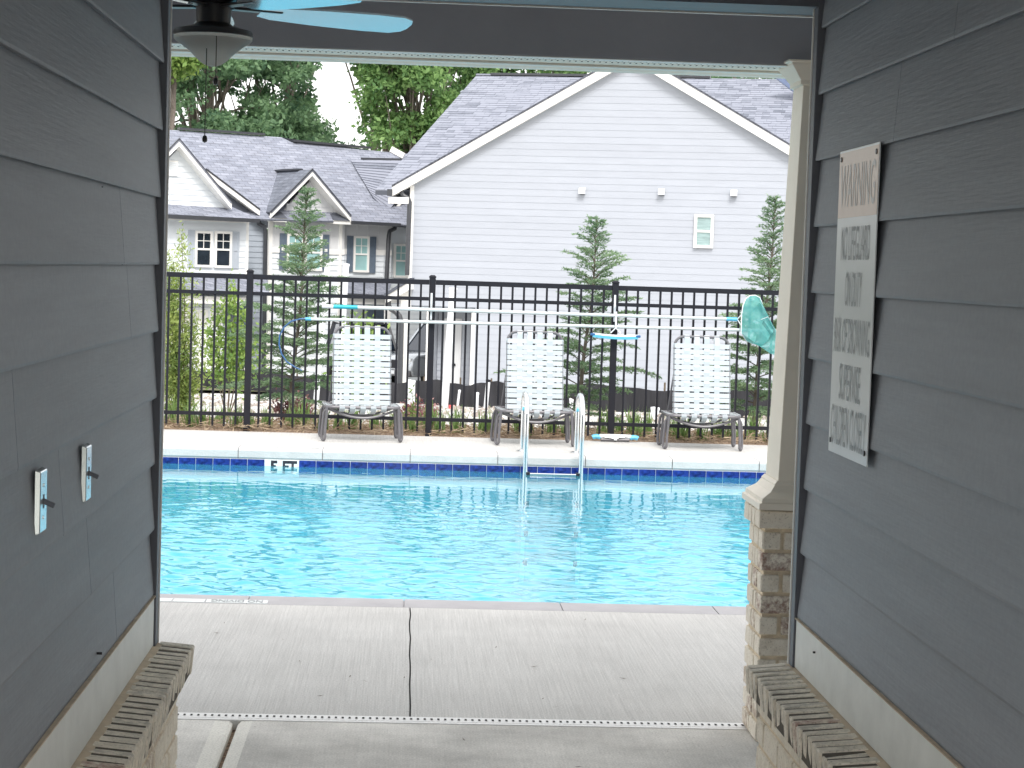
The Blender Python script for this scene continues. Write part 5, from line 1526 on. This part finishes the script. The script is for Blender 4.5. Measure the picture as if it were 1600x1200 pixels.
MB().beam(onroof(566,252.5)+Vector((0,0,0.1)), H2.P(668,253,0.5)+Vector((0,0,0.07)), 0.2, 0.07).build('ridge_vent', M['gutter'], tC)

# ================================================================== YARD BEYOND THE FENCE
# drive + kerb strips
m = MB()
def strip(y0, y1, x0, x1, dz, name, mt):
    b = MB(); ny = 4; nx_ = 10; vv = []
    for j in range(ny+1):
        y = y0+(y1-y0)*j/ny
        for i in range(nx_+1):
            x = x0+(x1-x0)*i/nx_
            vv.append((x, y, ground_z(y)+dz+0.06))
    b.add(vv, [(j*(nx_+1)+i, j*(nx_+1)+i+1, (j+1)*(nx_+1)+i+1, (j+1)*(nx_+1)+i) for j in range(ny) for i in range(nx_)])
    b.build(name, mt, kind='structure')
strip(52.0, 67, -26, 0.2, 0.03, 'driveway', M['road'])
strip(50.3, 51.9, -26, -2.6, 0.05, 'verge', M['lawn'])
# silt fence
sf = thing('silt_fence', 'low black silt fabric fence staked across the gravel below the houses', 'fence', (0, 48, ground_z(48)), world=True)
spx = [(-9, 53.5), (-5.2, 51.5), (-2.2, 49.5), (-0.6, 48.2), (1.0, 47.6), (2.2, 47.0), (4.0, 45.0), (6.5, 42.5), (9.5, 40.5), (14, 39.5)]
m = MB(); vv = []
NS = 90
ctrl = np.array(spx)
tt = np.linspace(0, len(spx)-1, NS)
pxs = np.interp(tt, range(len(spx)), ctrl[:,0]); pys = np.interp(tt, range(len(spx)), ctrl[:,1])
for i in range(NS):
    g_ = ground_z(pys[i]); hgt = 0.58 + 0.05*math.sin(i*0.55) + 0.02*math.sin(i*1.7)
    for k, f_ in enumerate((-0.05, 0.3, 0.62, 1.0)):
        vv.append((pxs[i], pys[i]+0.04*math.sin(i*0.9+k*1.3), g_+hgt*f_))
m.add(vv, [(i*4+k, i*4+k+1, (i+1)*4+k+1, (i+1)*4+k) for i in range(NS-1) for k in range(3)])
m.build('fabric', M['silt'], sf, smooth=True)
for i in range(0, NS, 6):
    g_ = ground_z(pys[i]); MB().box(pxs[i]-0.02, pxs[i]+0.02, pys[i]+0.06, pys[i]+0.10, g_-0.1, g_+0.70).build('stake', M['twig'], sf)
# PVC pipes and stubs
def pvc(pt, pb, Y, r, label, name='plastic_pipe', m_=None, grp=None, cap=None):
    top = at(pt[0], pt[1], Y); bot = at(pb[0], pb[1], Y); gz_ = ground_z(Y)
    d = top-bot; bot = bot - d.normalized()*max(0, (bot.z-gz_)) if bot.z > gz_ else bot
    t = thing(name, label, 'pipe', bot, world=True, group=grp)
    MB().tube([bot-Vector((0,0,0.02)), top], r, 12).build('pipe', m_ or M['plastic_w'], t, smooth=True)
    MB().lathe([(0.001,0.0),(r*1.15,0.0),(r*1.15,0.05),(0.001,0.06)], top-Vector((0,0,0.04)), 12).build('end_cap', cap or M['plastic_w'], t)
    return t
pvc((708,450), (694,640), 45, 0.085, 'tall leaning white plastic pipe standing in the gravel before the recessed porch')
pvc((541,413), (530,600), 40, 0.06, 'tall white pipe rising behind the leftmost chair')
pvc((512,411), (496,600), 42, 0.06, 'tall tilted white pipe rising behind the young conifer beside the leftmost chair')
pvc((640,594), (639,634), 46, 0.045, 'short white pipe stub, left of a close pair before the silt fence')
pvc((646,595), (645,634), 46, 0.045, 'short white pipe stub, right of a close pair before the silt fence')
pvc((718,610), (714,640), 45, 0.028, 'thin pale slanted stake stuck in the gravel', name='marker_stake')
pvc((746,614), (745,641), 45, 0.035, 'short pale pipe stub right of the slanted stake')
pvc((763,594), (758,645), 44.5, 0.050, 'leaning pale pipe stub with black cap', cap=M['black_metal'])
pvc((1022,637), (1021,655), 38, 0.06, 'stubby white pipe in the gravel left of the rightmost chair')
pvc((1029,638), (1026,655), 38, 0.02, 'thin white marker stake beside the stubby pipe', name='marker_stake')
pvc((1057,639), (1056,655), 38, 0.025, 'thin white stake close to the rightmost chair', name='marker_stake')
pvc((893,623), (892,641), 40, 0.04, 'short white pipe stub behind the second conifer')
rb1 = thing('red_marker', 'small red plastic block at the foot of the tall leaning pipe', 'marker', at(706, 640, 45), world=True)
b_ = at(706, 637, 45); MB().obox(b_, Vector((0.075,0,0)), Vector((0,0.06,0)), Vector((0,0,0.06))).build('block', M['red'], rb1, bevel=0.01)
MB().tube([b_+Vector((0,0,0.05)), b_+Vector((0.02,0,0.13))], 0.01, 6).build('handle', M['red'], rb1)
rb2 = thing('red_marker', 'small red plastic block behind the chair at the ladder', 'marker', at(873, 670, 30), world=True)
b_ = at(873, 669, 30); MB().obox(b_, Vector((0.05,0,0)), Vector((0,0.05,0)), Vector((0,0,0.05))).build('block', M['red'], rb2, bevel=0.01)
MB().tube([b_+Vector((0,0,0.04)), b_+Vector((0.02,0,0.1))], 0.01, 6).build('handle', M['red'], rb2)

# parked vehicles: body profile extruded, with wheels, glass, lamps
def vehicle(label, paint, loc, rz, L_=4.4, Wd=1.8, Hh=1.72):
    t = thing('parked_car', label, 'car', loc, rz)
    hl, hw = L_/2, Wd/2
    low = [(-hl+0.05,0.38),(-hl,0.62),(-hl+0.04,0.98),(-0.30*L_+0.1,1.02),(0.20*L_,1.02),(hl-0.28,0.94),(hl-0.03,0.80),(hl,0.55),(hl-0.06,0.34)]
    def loft(m, prof, w_at):
        n = len(prof)
        vs = [(x, -w_at(z), z) for x, z in prof] + [(x, w_at(z), z) for x, z in prof]
        return m.add(vs, [tuple(range(n)), tuple(range(2*n-1, n-1, -1))] + [(i, n+i, n+(i+1)%n, (i+1)%n) for i in range(n)])
    body = MB(); loft(body, low, lambda z: hw - (0.05 if z > 0.9 else 0.0) - (0.03 if z < 0.4 else 0))
    bo = body.build('body', paint, t, bevel=0.05, smooth=True)
    cab = MB(); n = 4
    bot = [(-hl+0.18, hw-0.07), (0.22*L_, hw-0.07)]; top = [(-hl+0.42, hw-0.22), (0.08*L_, hw-0.22)]
    vs = [(bot[0][0],-bot[0][1],1.0),(bot[1][0],-bot[1][1],1.0),(bot[1][0],bot[1][1],1.0),(bot[0][0],bot[0][1],1.0),
          (top[0][0],-top[0][1],Hh-0.06),(top[1][0],-top[1][1],Hh-0.06),(top[1][0],top[1][1],Hh-0.06),(top[0][0],top[0][1],Hh-0.06)]
    cab.add(vs, [(0,3,2,1),(4,5,6,7),(0,1,5,4),(1,2,6,5),(2,3,7,6),(3,0,4,7)])
    cab.build('windows', M['car_glass'], t, bevel=0.04)
    MB().box(top[0][0]-0.05, top[1][0]+0.05, -top[0][1]-0.03, top[0][1]+0.03, Hh-0.07, Hh).build('roof', paint, t, bevel=0.03, smooth=True)
    for s in (-1, 1):
        for (xb, xt, w_) in ((bot[1][0], top[1][0], 0.07), (0.0, -0.02, 0.06), (bot[0][0], top[0][0], 0.12)):
            MB().beam((xb, s*(bot[0][1]+0.004), 1.0), (xt, s*(top[0][1]+0.004), Hh-0.05), w_, 0.05, up=Vector((1,0,0))).build('pillar', paint, t)
        MB().box(0.17*L_, 0.17*L_+0.12, min(s*(hw), s*(hw+0.2)), max(s*(hw), s*(hw+0.2)), 1.0, 1.14).build('mirror', paint, t, bevel=0.03)
        MB().box(hl-0.20, hl-0.01, min(s*(hw-0.48), s*(hw-0.08)), max(s*(hw-0.48), s*(hw-0.08)), 0.70, 0.86).build('headlight', M['lamp'], t, bevel=0.03)
        for xw in (-0.29*L_, 0.31*L_):
            ww = MB(); yy = s*(hw-0.10)
            ww.tube([(xw, yy-0.11*s, 0.34), (xw, yy+0.115*s, 0.34)], 0.345, 22)
            wo_ = ww.build('wheel', M['rubber'], t, bevel=0.03, smooth=True)
            MB().tube([(xw, yy+0.09*s, 0.34), (xw, yy+0.122*s, 0.34)], 0.21, 14).build('rim', M['steel'], wo_)
    MB().box(hl-0.06, hl+0.02, -hw+0.5, hw-0.5, 0.56, 0.80).build('grille', M['black_metal'], t, bevel=0.01)
    MB().box(hl-0.10, hl+0.05, -hw+0.06, hw-0.06, 0.34, 0.52).build('bumper', M['alu'], t, bevel=0.03)
    MB().box(hl+0.045, hl+0.058, -0.22, 0.22, 0.40, 0.50).build('number_plate', M['plastic_w'], t)
    return t
p = at(573, 560, 60.0)
vehicle('dark parked car facing the pool, half hidden by the leftmost chair', M['car_dark'], (p.x-0.1, 60.4, ground_z(60.4)+0.12), R(-80), Hh=1.78)
p = at(676, 560, 56.4)
vehicle('silver parked car with dark windscreen inside the corner porch of the big house', M['car_silver'], (p.x+0.45, 58.0, ground_z(58)+0.08), R(222), Hh=1.86)

# ================================================================== PLANTING
def rot_about(v, axis, a):
    return Matrix.Rotation(a, 3, axis) @ v
def conifer(label, px_top, px_base, Y, width, seed, nb=84, double=False):
    r_ = random.Random(seed)
    top = at(px_top[0], px_top[1], Y); base = at(px_base[0], 0, Y); base.z = ground_z(Y) - 0.03
    t = thing('young_conifer', label, 'conifer', base, world=True, group='young conifers behind the fence')
    H = top.z - base.z
    def trunk_at(f): 
        return base.lerp(top, f) + Vector((0.015*math.sin(f*9+seed), 0.015*math.cos(f*7), 0))
    MB().tube([trunk_at(k/10) for k in range(11)], [0.026*(1-k/10)+0.003 for k in range(11)], 8).build('trunk', M['bark'], t, smooth=True)
    C, D, tw = [], [], MB()
    def needles(p, d, n_, l_):
        for _ in range(n_):
            C.append(p + d*r_.uniform(-0.012, 0.012))
            nd = (d*0.55 + Vector((r_.gauss(0,1), r_.gauss(0,1), r_.gauss(0,0.45)+0.05))*0.55).normalized()
            D.append((nd, l_))
    ga = 2.399
    leaders = [(0.0, base, top)]
    for k in range(nb):
        f = 0.10 + 0.89*(k/(nb-1))**0.92
        L_ = width*(1-f)**0.85*r_.uniform(0.50, 1.25) + 0.045
        if f < 0.3: L_ *= 0.75 + f
        a = k*ga + r_.uniform(-0.35, 0.35)
        e0 = R(18) + R(38)*f + r_.uniform(-0.15, 0.15)
        p = trunk_at(f); out = Vector((math.cos(a), math.sin(a), 0))
        pts = [p]; n_ = 9
        for i in range(n_):
            el_ = e0 - (R(52) - R(18)*f)*(i/n_)**1.1
            p = p + (out*math.cos(el_) + Vector((0,0,1))*math.sin(el_))*(L_/n_)
            pts.append(p)
        tw.tube(pts, [0.0055*(1-i/(n_+0.5))+0.0012 for i in range(n_+1)], 4, cap=False)
        nt_ = max(5, int(L_/0.036))
        for i in range(nt_):
            g_ = 0.12 + 0.88*(i+1)/nt_
            ix = g_*n_; i0 = min(int(ix), n_-1); q = pts[i0].lerp(pts[i0+1], ix-i0)
            ax = (pts[i0+1]-pts[i0]).normalized(); sd = ax.cross(Vector((0,0,1))).normalized()
            for s in (-1, 1):
                tl = (0.05 + 0.40*L_*(1-g_)**0.85*min(1, g_*4))*r_.uniform(0.5, 1.2)
                dd = (ax*0.75 + sd*s*0.85 + Vector((0,0,r_.uniform(-0.25,0.12)))).normalized()
                st = max(2, int(tl/0.017))
                for j in range(st):
                    h_ = (j+1)/st
                    needles(q + dd*tl*h_ + Vector((0,0,-0.10*tl*h_*h_)), dd, 3, 0.034)
            needles(q, ax, 3, 0.03)
    for k in range(50): needles(trunk_at(0.93+0.07*k/50), Vector((0,0,1)), 2, 0.028)
    tw.build('branches', M['twig'], t)
    Cn = np.array([c[:] for c in C]); Dn = np.array([d[0][:] for d in D]); Sz = np.array([d[1] for d in D])
    quads_mesh('needles', leaves(Cn, Sz, 0.30, dirs=Dn), M['needle'], t)
    return t
conifer('tall slender young conifer behind the fence left of the leftmost chair', (482,298), (469,0), 21.9, 0.84, 3, nb=88)
conifer('bushy young conifer behind the fence post with the hanging blue brush', (935,343), (924,0), 20.95, 0.92, 8, nb=70)
conifer('young conifer half hidden by the porch column, behind the teal net', (1214,310), (1200,0), 21.7, 0.88, 14, nb=84)

def leafy(name, label, cat, base, stems, leafm, size, aspect, n_leaf, spread, stem_r=0.008, droop=None, group=None):
    t = thing(name, label, cat, base, world=True, group=group)
    m = MB(); C = []
    for (tx, ty, tz, bend) in stems:
        top = Vector(base) + Vector((tx, ty, tz))
        pts = [Vector(base).lerp(top, k/6) + Vector((bend*math.sin(math.pi*k/6), 0, 0)) for k in range(7)]
        m.tube(pts, [stem_r*(1-k/7)+0.0015 for k in range(7)], 5)
        for _ in range(n_leaf):
            f = random.uniform(spread[2], 1.0); i0 = min(int(f*6), 5)
            q = pts[i0].lerp(pts[i0+1], f*6-i0)
            rr = spread[0]*(math.sin(math.pi*min(1, (f-spread[2])/(1-spread[2])*0.88+0.12)))**0.7
            C.append(q + Vector((random.gauss(0, rr*0.5), random.gauss(0, rr*0.5), random.gauss(0, spread[1]))))
    m.build('stems', M['twig'], t)
    quads_mesh('foliage', leaves(np.array([c[:] for c in C]), size, aspect, droop=droop), leafm, t)
    return t
# willowy shrub at far left
b_ = at(286, 660, 21.7); b_.z = ground_z(21.7)
st_l = [(random.uniform(-0.26,0.22) if h < 1.4 else random.uniform(-0.28,-0.02), random.uniform(-0.15,0.15), h, random.uniform(-0.06,0.04)) for h in (1.5,1.75,1.35,1.85,1.2,1.65,1.1,0.95,2.05,1.45,1.55)]
leafy('willowy_shrub', 'tall yellow-green willowy shrub behind the fence at the far left', 'shrub', b_, st_l, M['leaf_w'], 0.055, 0.26, 820, (0.22,0.07,0.08), droop=0.35)
b_ = at(355, 660, 24.0); b_.z = ground_z(24)
leafy('sapling', 'small bright green sapling with thin trunk right of the willowy shrub', 'tree', b_,
      [(0.0,0,1.62,0.03),(0.16,0.1,1.25,0.03),(-0.14,0.05,1.3,-0.04),(0.06,-0.1,1.45,0),(0.22,0,1.0,0.05),(-0.2,0,1.05,-.03)], M['leaf_y'], 0.052, 0.6, 480, (0.26,0.10,0.42))
b_ = at(562, 620, 26.0); b_.z = ground_z(26)
leafy('round_shrub', 'light green bush seen over the top of the leftmost chair', 'shrub', b_,
      [(0.0,0,1.34,0.03),(0.14,0.1,1.28,0.03),(-0.16,0.05,1.3,-0.04),(0.06,-0.1,1.0,0),(-0.1,0,1.1,0.05)], M['leaf_y'], 0.08, 0.5, 300, (0.24,0.09,0.3))
for px_, Y_, s_, lb in ((446,22.4,0.30,'burgundy-leaved shrub under the tall slender conifer'), (474,22.8,0.26,'small burgundy-leaved shrub right beside the conifer trunk'), (664,23.6,0.24,'dull burgundy shrub seen right of the leftmost chair'), (640,24.3,0.22,'low reddish shrub close to the leftmost chair leg')):
    b_ = at(px_, 660, Y_); b_.z = ground_z(Y_)
    leafy('burgundy_shrub', lb, 'shrub', b_, [(random.uniform(-s_,s_)*0.6, random.uniform(-.1,.1), s_*random.uniform(0.7,1.2), 0) for _ in range(9)], M['redleaf'], 0.045, 0.55, 60, (0.10,0.05,0.2), stem_r=0.004)
b_ = at(643, 660, 20.35); b_.z = 0.0
leafy('weedy_plant', 'thin upright weedy plant at the fence right of the leftmost chair', 'plant', b_, [(0.0,0,0.42,0.01),(0.05,0,0.30,0.02),(-0.06,0,0.26,-0.01)], M['leaf_y'], 0.05, 0.28, 60, (0.09,0.03,0.15), stem_r=0.004)

# lily clumps along the bed: three variants, copied
def clump(seed, n_, h):
    r_ = np.random.default_rng(seed)
    Q = []
    for _ in range(n_):
        a = r_.uniform(0, 2*math.pi); lean = r_.uniform(0.1, 0.85); L_ = h*r_.uniform(0.6, 1.15)
        o = np.array([r_.normal(0,0.035), r_.normal(0,0.035), 0.0]); d = np.array([math.cos(a), math.sin(a), 0]); s = np.array([-math.sin(a), math.cos(a), 0])*0.0065
        P = []
        for k in range(5):
            f = k/4; P.append(o + d*L_*lean*f**1.3*0.8 + np.array([0,0,1.0])*L_*(f*(1.12-0.45*lean*f*f)))
        for k in range(4):
            w0, w1 = 1-0.18*k, 1-0.18*(k+1)-(0.25 if k == 3 else 0)
            Q.append([P[k]-s*w0, P[k]+s*w0, P[k+1]+s*w1, P[k+1]-s*w1])
    return np.array(Q)
lily_me = []
pos_l = []
for px_ in list(range(262, 1215, 27)):
    pos_l.append((px_ + random.uniform(-9, 9), 20.28 + random.uniform(-0.12, 0.35), random.uniform(0.75, 1.2)))
for v in range(3):
    o = quads_mesh('lily_clump', clump(40+v, 44, 0.25), M['grassy']); lily_me.append(o.data); bpy.data.objects.remove(o)
for i, (px_, Y_, s_) in enumerate(pos_l):
    o = link('lily_clump', lily_me[i % 3], None)
    p = at(px_, 660, Y_); o.location = (p.x, Y_, ground_z(Y_)+0.03); o.rotation_euler = (0,0,random.uniform(0,6)); o.scale = (s_, s_, s_)
    where = next(w_ for lim, w_ in ((345,'below the willowy shrub'),(400,'below the sapling'),(500,'at the foot of the tall slender conifer'),(640,'behind the legs of the leftmost chair'),(770,'in the open bay between the leftmost and middle chairs'),(900,'behind the middle chair and ladder'),(1040,'behind the floor brush on the deck'),(1165,'behind the rightmost chair'),(9999,'right of the rightmost chair by the column')) if px_ < lim)
    tag(o, 'green strappy lily clump ' + where, 'plant', 'lily clumps in the mulch bed')
# pine straw litter
n_ = 14000
X_ = rng.uniform(-6, 7, n_); Yb = rng.uniform(19.88, 21.5, n_)
Cst = np.stack([X_, Yb, np.interp(Yb, TY, TZ)+0.03+rng.uniform(0,0.05,n_)], 1)
dst = rng.normal(size=(n_,3))*np.array([1,1,0.30]); dst /= np.linalg.norm(dst, axis=1)[:,None]
o = quads_mesh('pine_straw', leaves(Cst, 0.13, 0.06, dirs=dst), M['dry']); tag(o, 'loose brown pine straw scattered over the fence bed', 'pine straw', kind='stuff')
# rubble and stones on the pale ground
n_ = 2600
X_ = rng.uniform(-9, 14, n_); Yb = rng.uniform(24, 50, n_)
sto = MB()
for i in range(n_):
    s = random.uniform(0.03, 0.10); c = Vector((X_[i], Yb[i], ground_z(Yb[i])+s*0.2))
    ps = [c+Vector((random.uniform(.6,1)*s,0,0)), c+Vector((0,random.uniform(.6,1)*s,0)), c+Vector((-random.uniform(.6,1)*s,0,0)), c+Vector((0,-random.uniform(.6,1)*s,0)), c+Vector((0,0,random.uniform(.4,.8)*s))]
    sto.add(ps, [(0,1,4),(1,2,4),(2,3,4),(3,0,4)])
M['stone'] = mat('mixed_rubble', (0.30,0.26,0.23), 0.9, var=0.55, nscale=2.5)
o = sto.build('rubble', M['stone']); tag(o, 'loose stones and rubble lying over the pale ground', 'rubble', kind='stuff')

# background trees
GAPS = [(524,135,34,55),(541,188,16,30),(356,158,20,13),(392,127,11,7),(430,134,10,7),(560,215,14,10),(716,122,9,10),(655,165,9,11),(308,182,10,10)]
def proj(p):
    c = W.transposed() @ (p-EYE); return CX+FPX*c.x/-c.z, CY-FPX*c.y/-c.z
def big_tree(label, px_, Y, ztop, zlow, rx, leafm, seed, ncl=95, nl=240, size=0.26, cl=(0.7,1.25), gaps=True):
    r_ = random.Random(seed)
    cx = at(px_, 200, Y).x; base = Vector((cx, Y, -2.6))
    t = thing('broadleaf_tree', label, 'tree', base, world=True, group='trees behind the houses')
    cz_, rz_ = (ztop+zlow)/2, (ztop-zlow)/2
    m = MB(); tp = Vector((cx, Y, cz_+rz_*0.55))
    tr = [base.lerp(tp, k/6) + Vector((0.25*math.sin(k*1.1+seed), 0, 0)) for k in range(7)]
    m.tube(tr, [0.07*rx*(1-k/7.5)+0.03 for k in range(7)], 8); m.build('trunk', M['bark'], t, smooth=True)
    cen = []
    tries = 0
    while len(cen) < ncl and tries < ncl*12:
        tries += 1
        a, b, c = r_.gauss(0,1), r_.gauss(0,1), r_.gauss(0,1); l_ = math.sqrt(a*a+b*b+c*c); q = r_.uniform(0.35,1.0)**0.6
        p = Vector((cx+a/l_*rx*q, Y+b/l_*rx*0.8*q, cz_+c/l_*rz_*q))
        if gaps:
            x, y = proj(p)
            if any(((x-gx)/(gw+14))**2 + ((y-gy)/(gh+12))**2 < 1 for gx, gy, gw, gh in GAPS): continue
        cen.append((p, r_.uniform(*cl)))
    lm = MB(); C = []
    for i, (p, cr) in enumerate(cen):
        if i % 3 == 0:
            s0 = tr[2+i % 4]; md = s0.lerp(p, 0.55)+Vector((0,0,0.25))
            lm.tube([s0, md, p], [0.09, 0.05, 0.012], 5, cap=False)
        n_ = int(nl*cr)
        d = rng.normal(size=(n_,3)); d /= np.linalg.norm(d, axis=1)[:,None]
        rad = cr*rng.random(n_)[:,None]**0.45
        C.append(np.array(p[:]) + d*rad*np.array([1.15,1.0,0.62]) )
    lm.build('limbs', M['bark'], t)
    Cn = np.concatenate(C)
    if gaps:
        q = (Cn - np.array(EYE[:])) @ np.array(W)
        xx = CX+FPX*q[:,0]/-q[:,2]; yy = CY-FPX*q[:,1]/-q[:,2]
        keep = np.ones(len(Cn), bool)
        for gx, gy, gw, gh in GAPS:
            e = ((xx-gx)/gw)**2 + ((yy-gy)/gh)**2
            keep &= ~((e < 1) & (rng.random(len(Cn)) > 0.04 + 0.25*e**3))
        Cn = Cn[keep]
    quads_mesh('crown', leaves(Cn, size, 0.58, droop=-0.2), leafm, t)
    return t
big_tree('dark broad tree rising behind the leftmost townhouse roof', 330, 92, 15.5, 5.5, 4.6, M['leaf_a'], 1, ncl=120)
big_tree('dark tree left of the bright sky gap, above the long roof', 440, 97, 14.5, 5.5, 3.4, M['leaf_a'], 2, ncl=95)
big_tree('light yellow-green tree at the far left behind the fan bowl', 262, 84, 14.5, 8.5, 2.2, M['leaf_y'], 3, ncl=40)
big_tree('bright green tree right of the sky gap', 640, 94, 15.5, 6.0, 3.6, M['leaf_b'], 4, ncl=110)
big_tree('green tree rising directly behind the big gable house roof', 735, 101, 15.0, 6.0, 3.6, M['leaf_b'], 5, ncl=90)
big_tree('tall tree reaching past the porch eave in the middle', 585, 104, 19.0, 10.6, 3.0, M['leaf_a'], 6, ncl=60)
big_tree('low dark tree closing the bottom of the sky gap', 500, 108, 8.8, 3.5, 3.5, M['leaf_a'], 7, ncl=60, gaps=False)
big_tree('tree whose top just shows above the big house ridge', 860, 105, 15.5, 6.5, 5.0, M['leaf_b'], 9, ncl=80, gaps=False)
big_tree('tree hidden mostly behind the right end of the big house', 1150, 112, 15.0, 6.0, 5.5, M['leaf_a'], 10, ncl=70, gaps=False)
big_tree('tree beyond the left edge of the townhouses', 120, 96, 15.5, 5.0, 5.0, M['leaf_a'], 12, ncl=70, gaps=False)
# far wood closing the horizon
n_ = 26000
X_ = rng.uniform(-190, 190, n_); Yb = 150 + rng.uniform(-8, 8, n_); hh = 6.5 + 1.6*np.sin(X_*0.21) + 1.2*np.sin(X_*0.53+1)
Cf = np.stack([X_, Yb, -2.5 + hh*rng.random(n_)**0.7], 1)
o = quads_mesh('far_woods', leaves(Cf, 1.3, 0.7), M['bank']); tag(o, 'far wood of mixed trees behind the houses', 'woods', kind='stuff')

# a few dry leaves and twigs blown over the slabs
Q = []
for k in range(24):
    x, y = random.uniform(-1.0, 1.5), random.uniform(6.2, 9.8)
    a = random.uniform(0, 6.28); l_, w = random.uniform(0.006, 0.022), random.uniform(0.001, 0.004)
    d = Vector((math.cos(a), math.sin(a), 0))*l_; n = Vector((-math.sin(a), math.cos(a), 0))*w
    c = Vector((x, y, 0.0035))
    Q.append([c-d, c+n, c+d+Vector((0,0,0.004)), c-n])
o = quads_mesh('leaf_litter', np.array([[p[:] for p in q] for q in Q]), M['twig']); tag(o, 'few dry leaf bits and twigs blown over the near concrete', 'litter', kind='stuff')
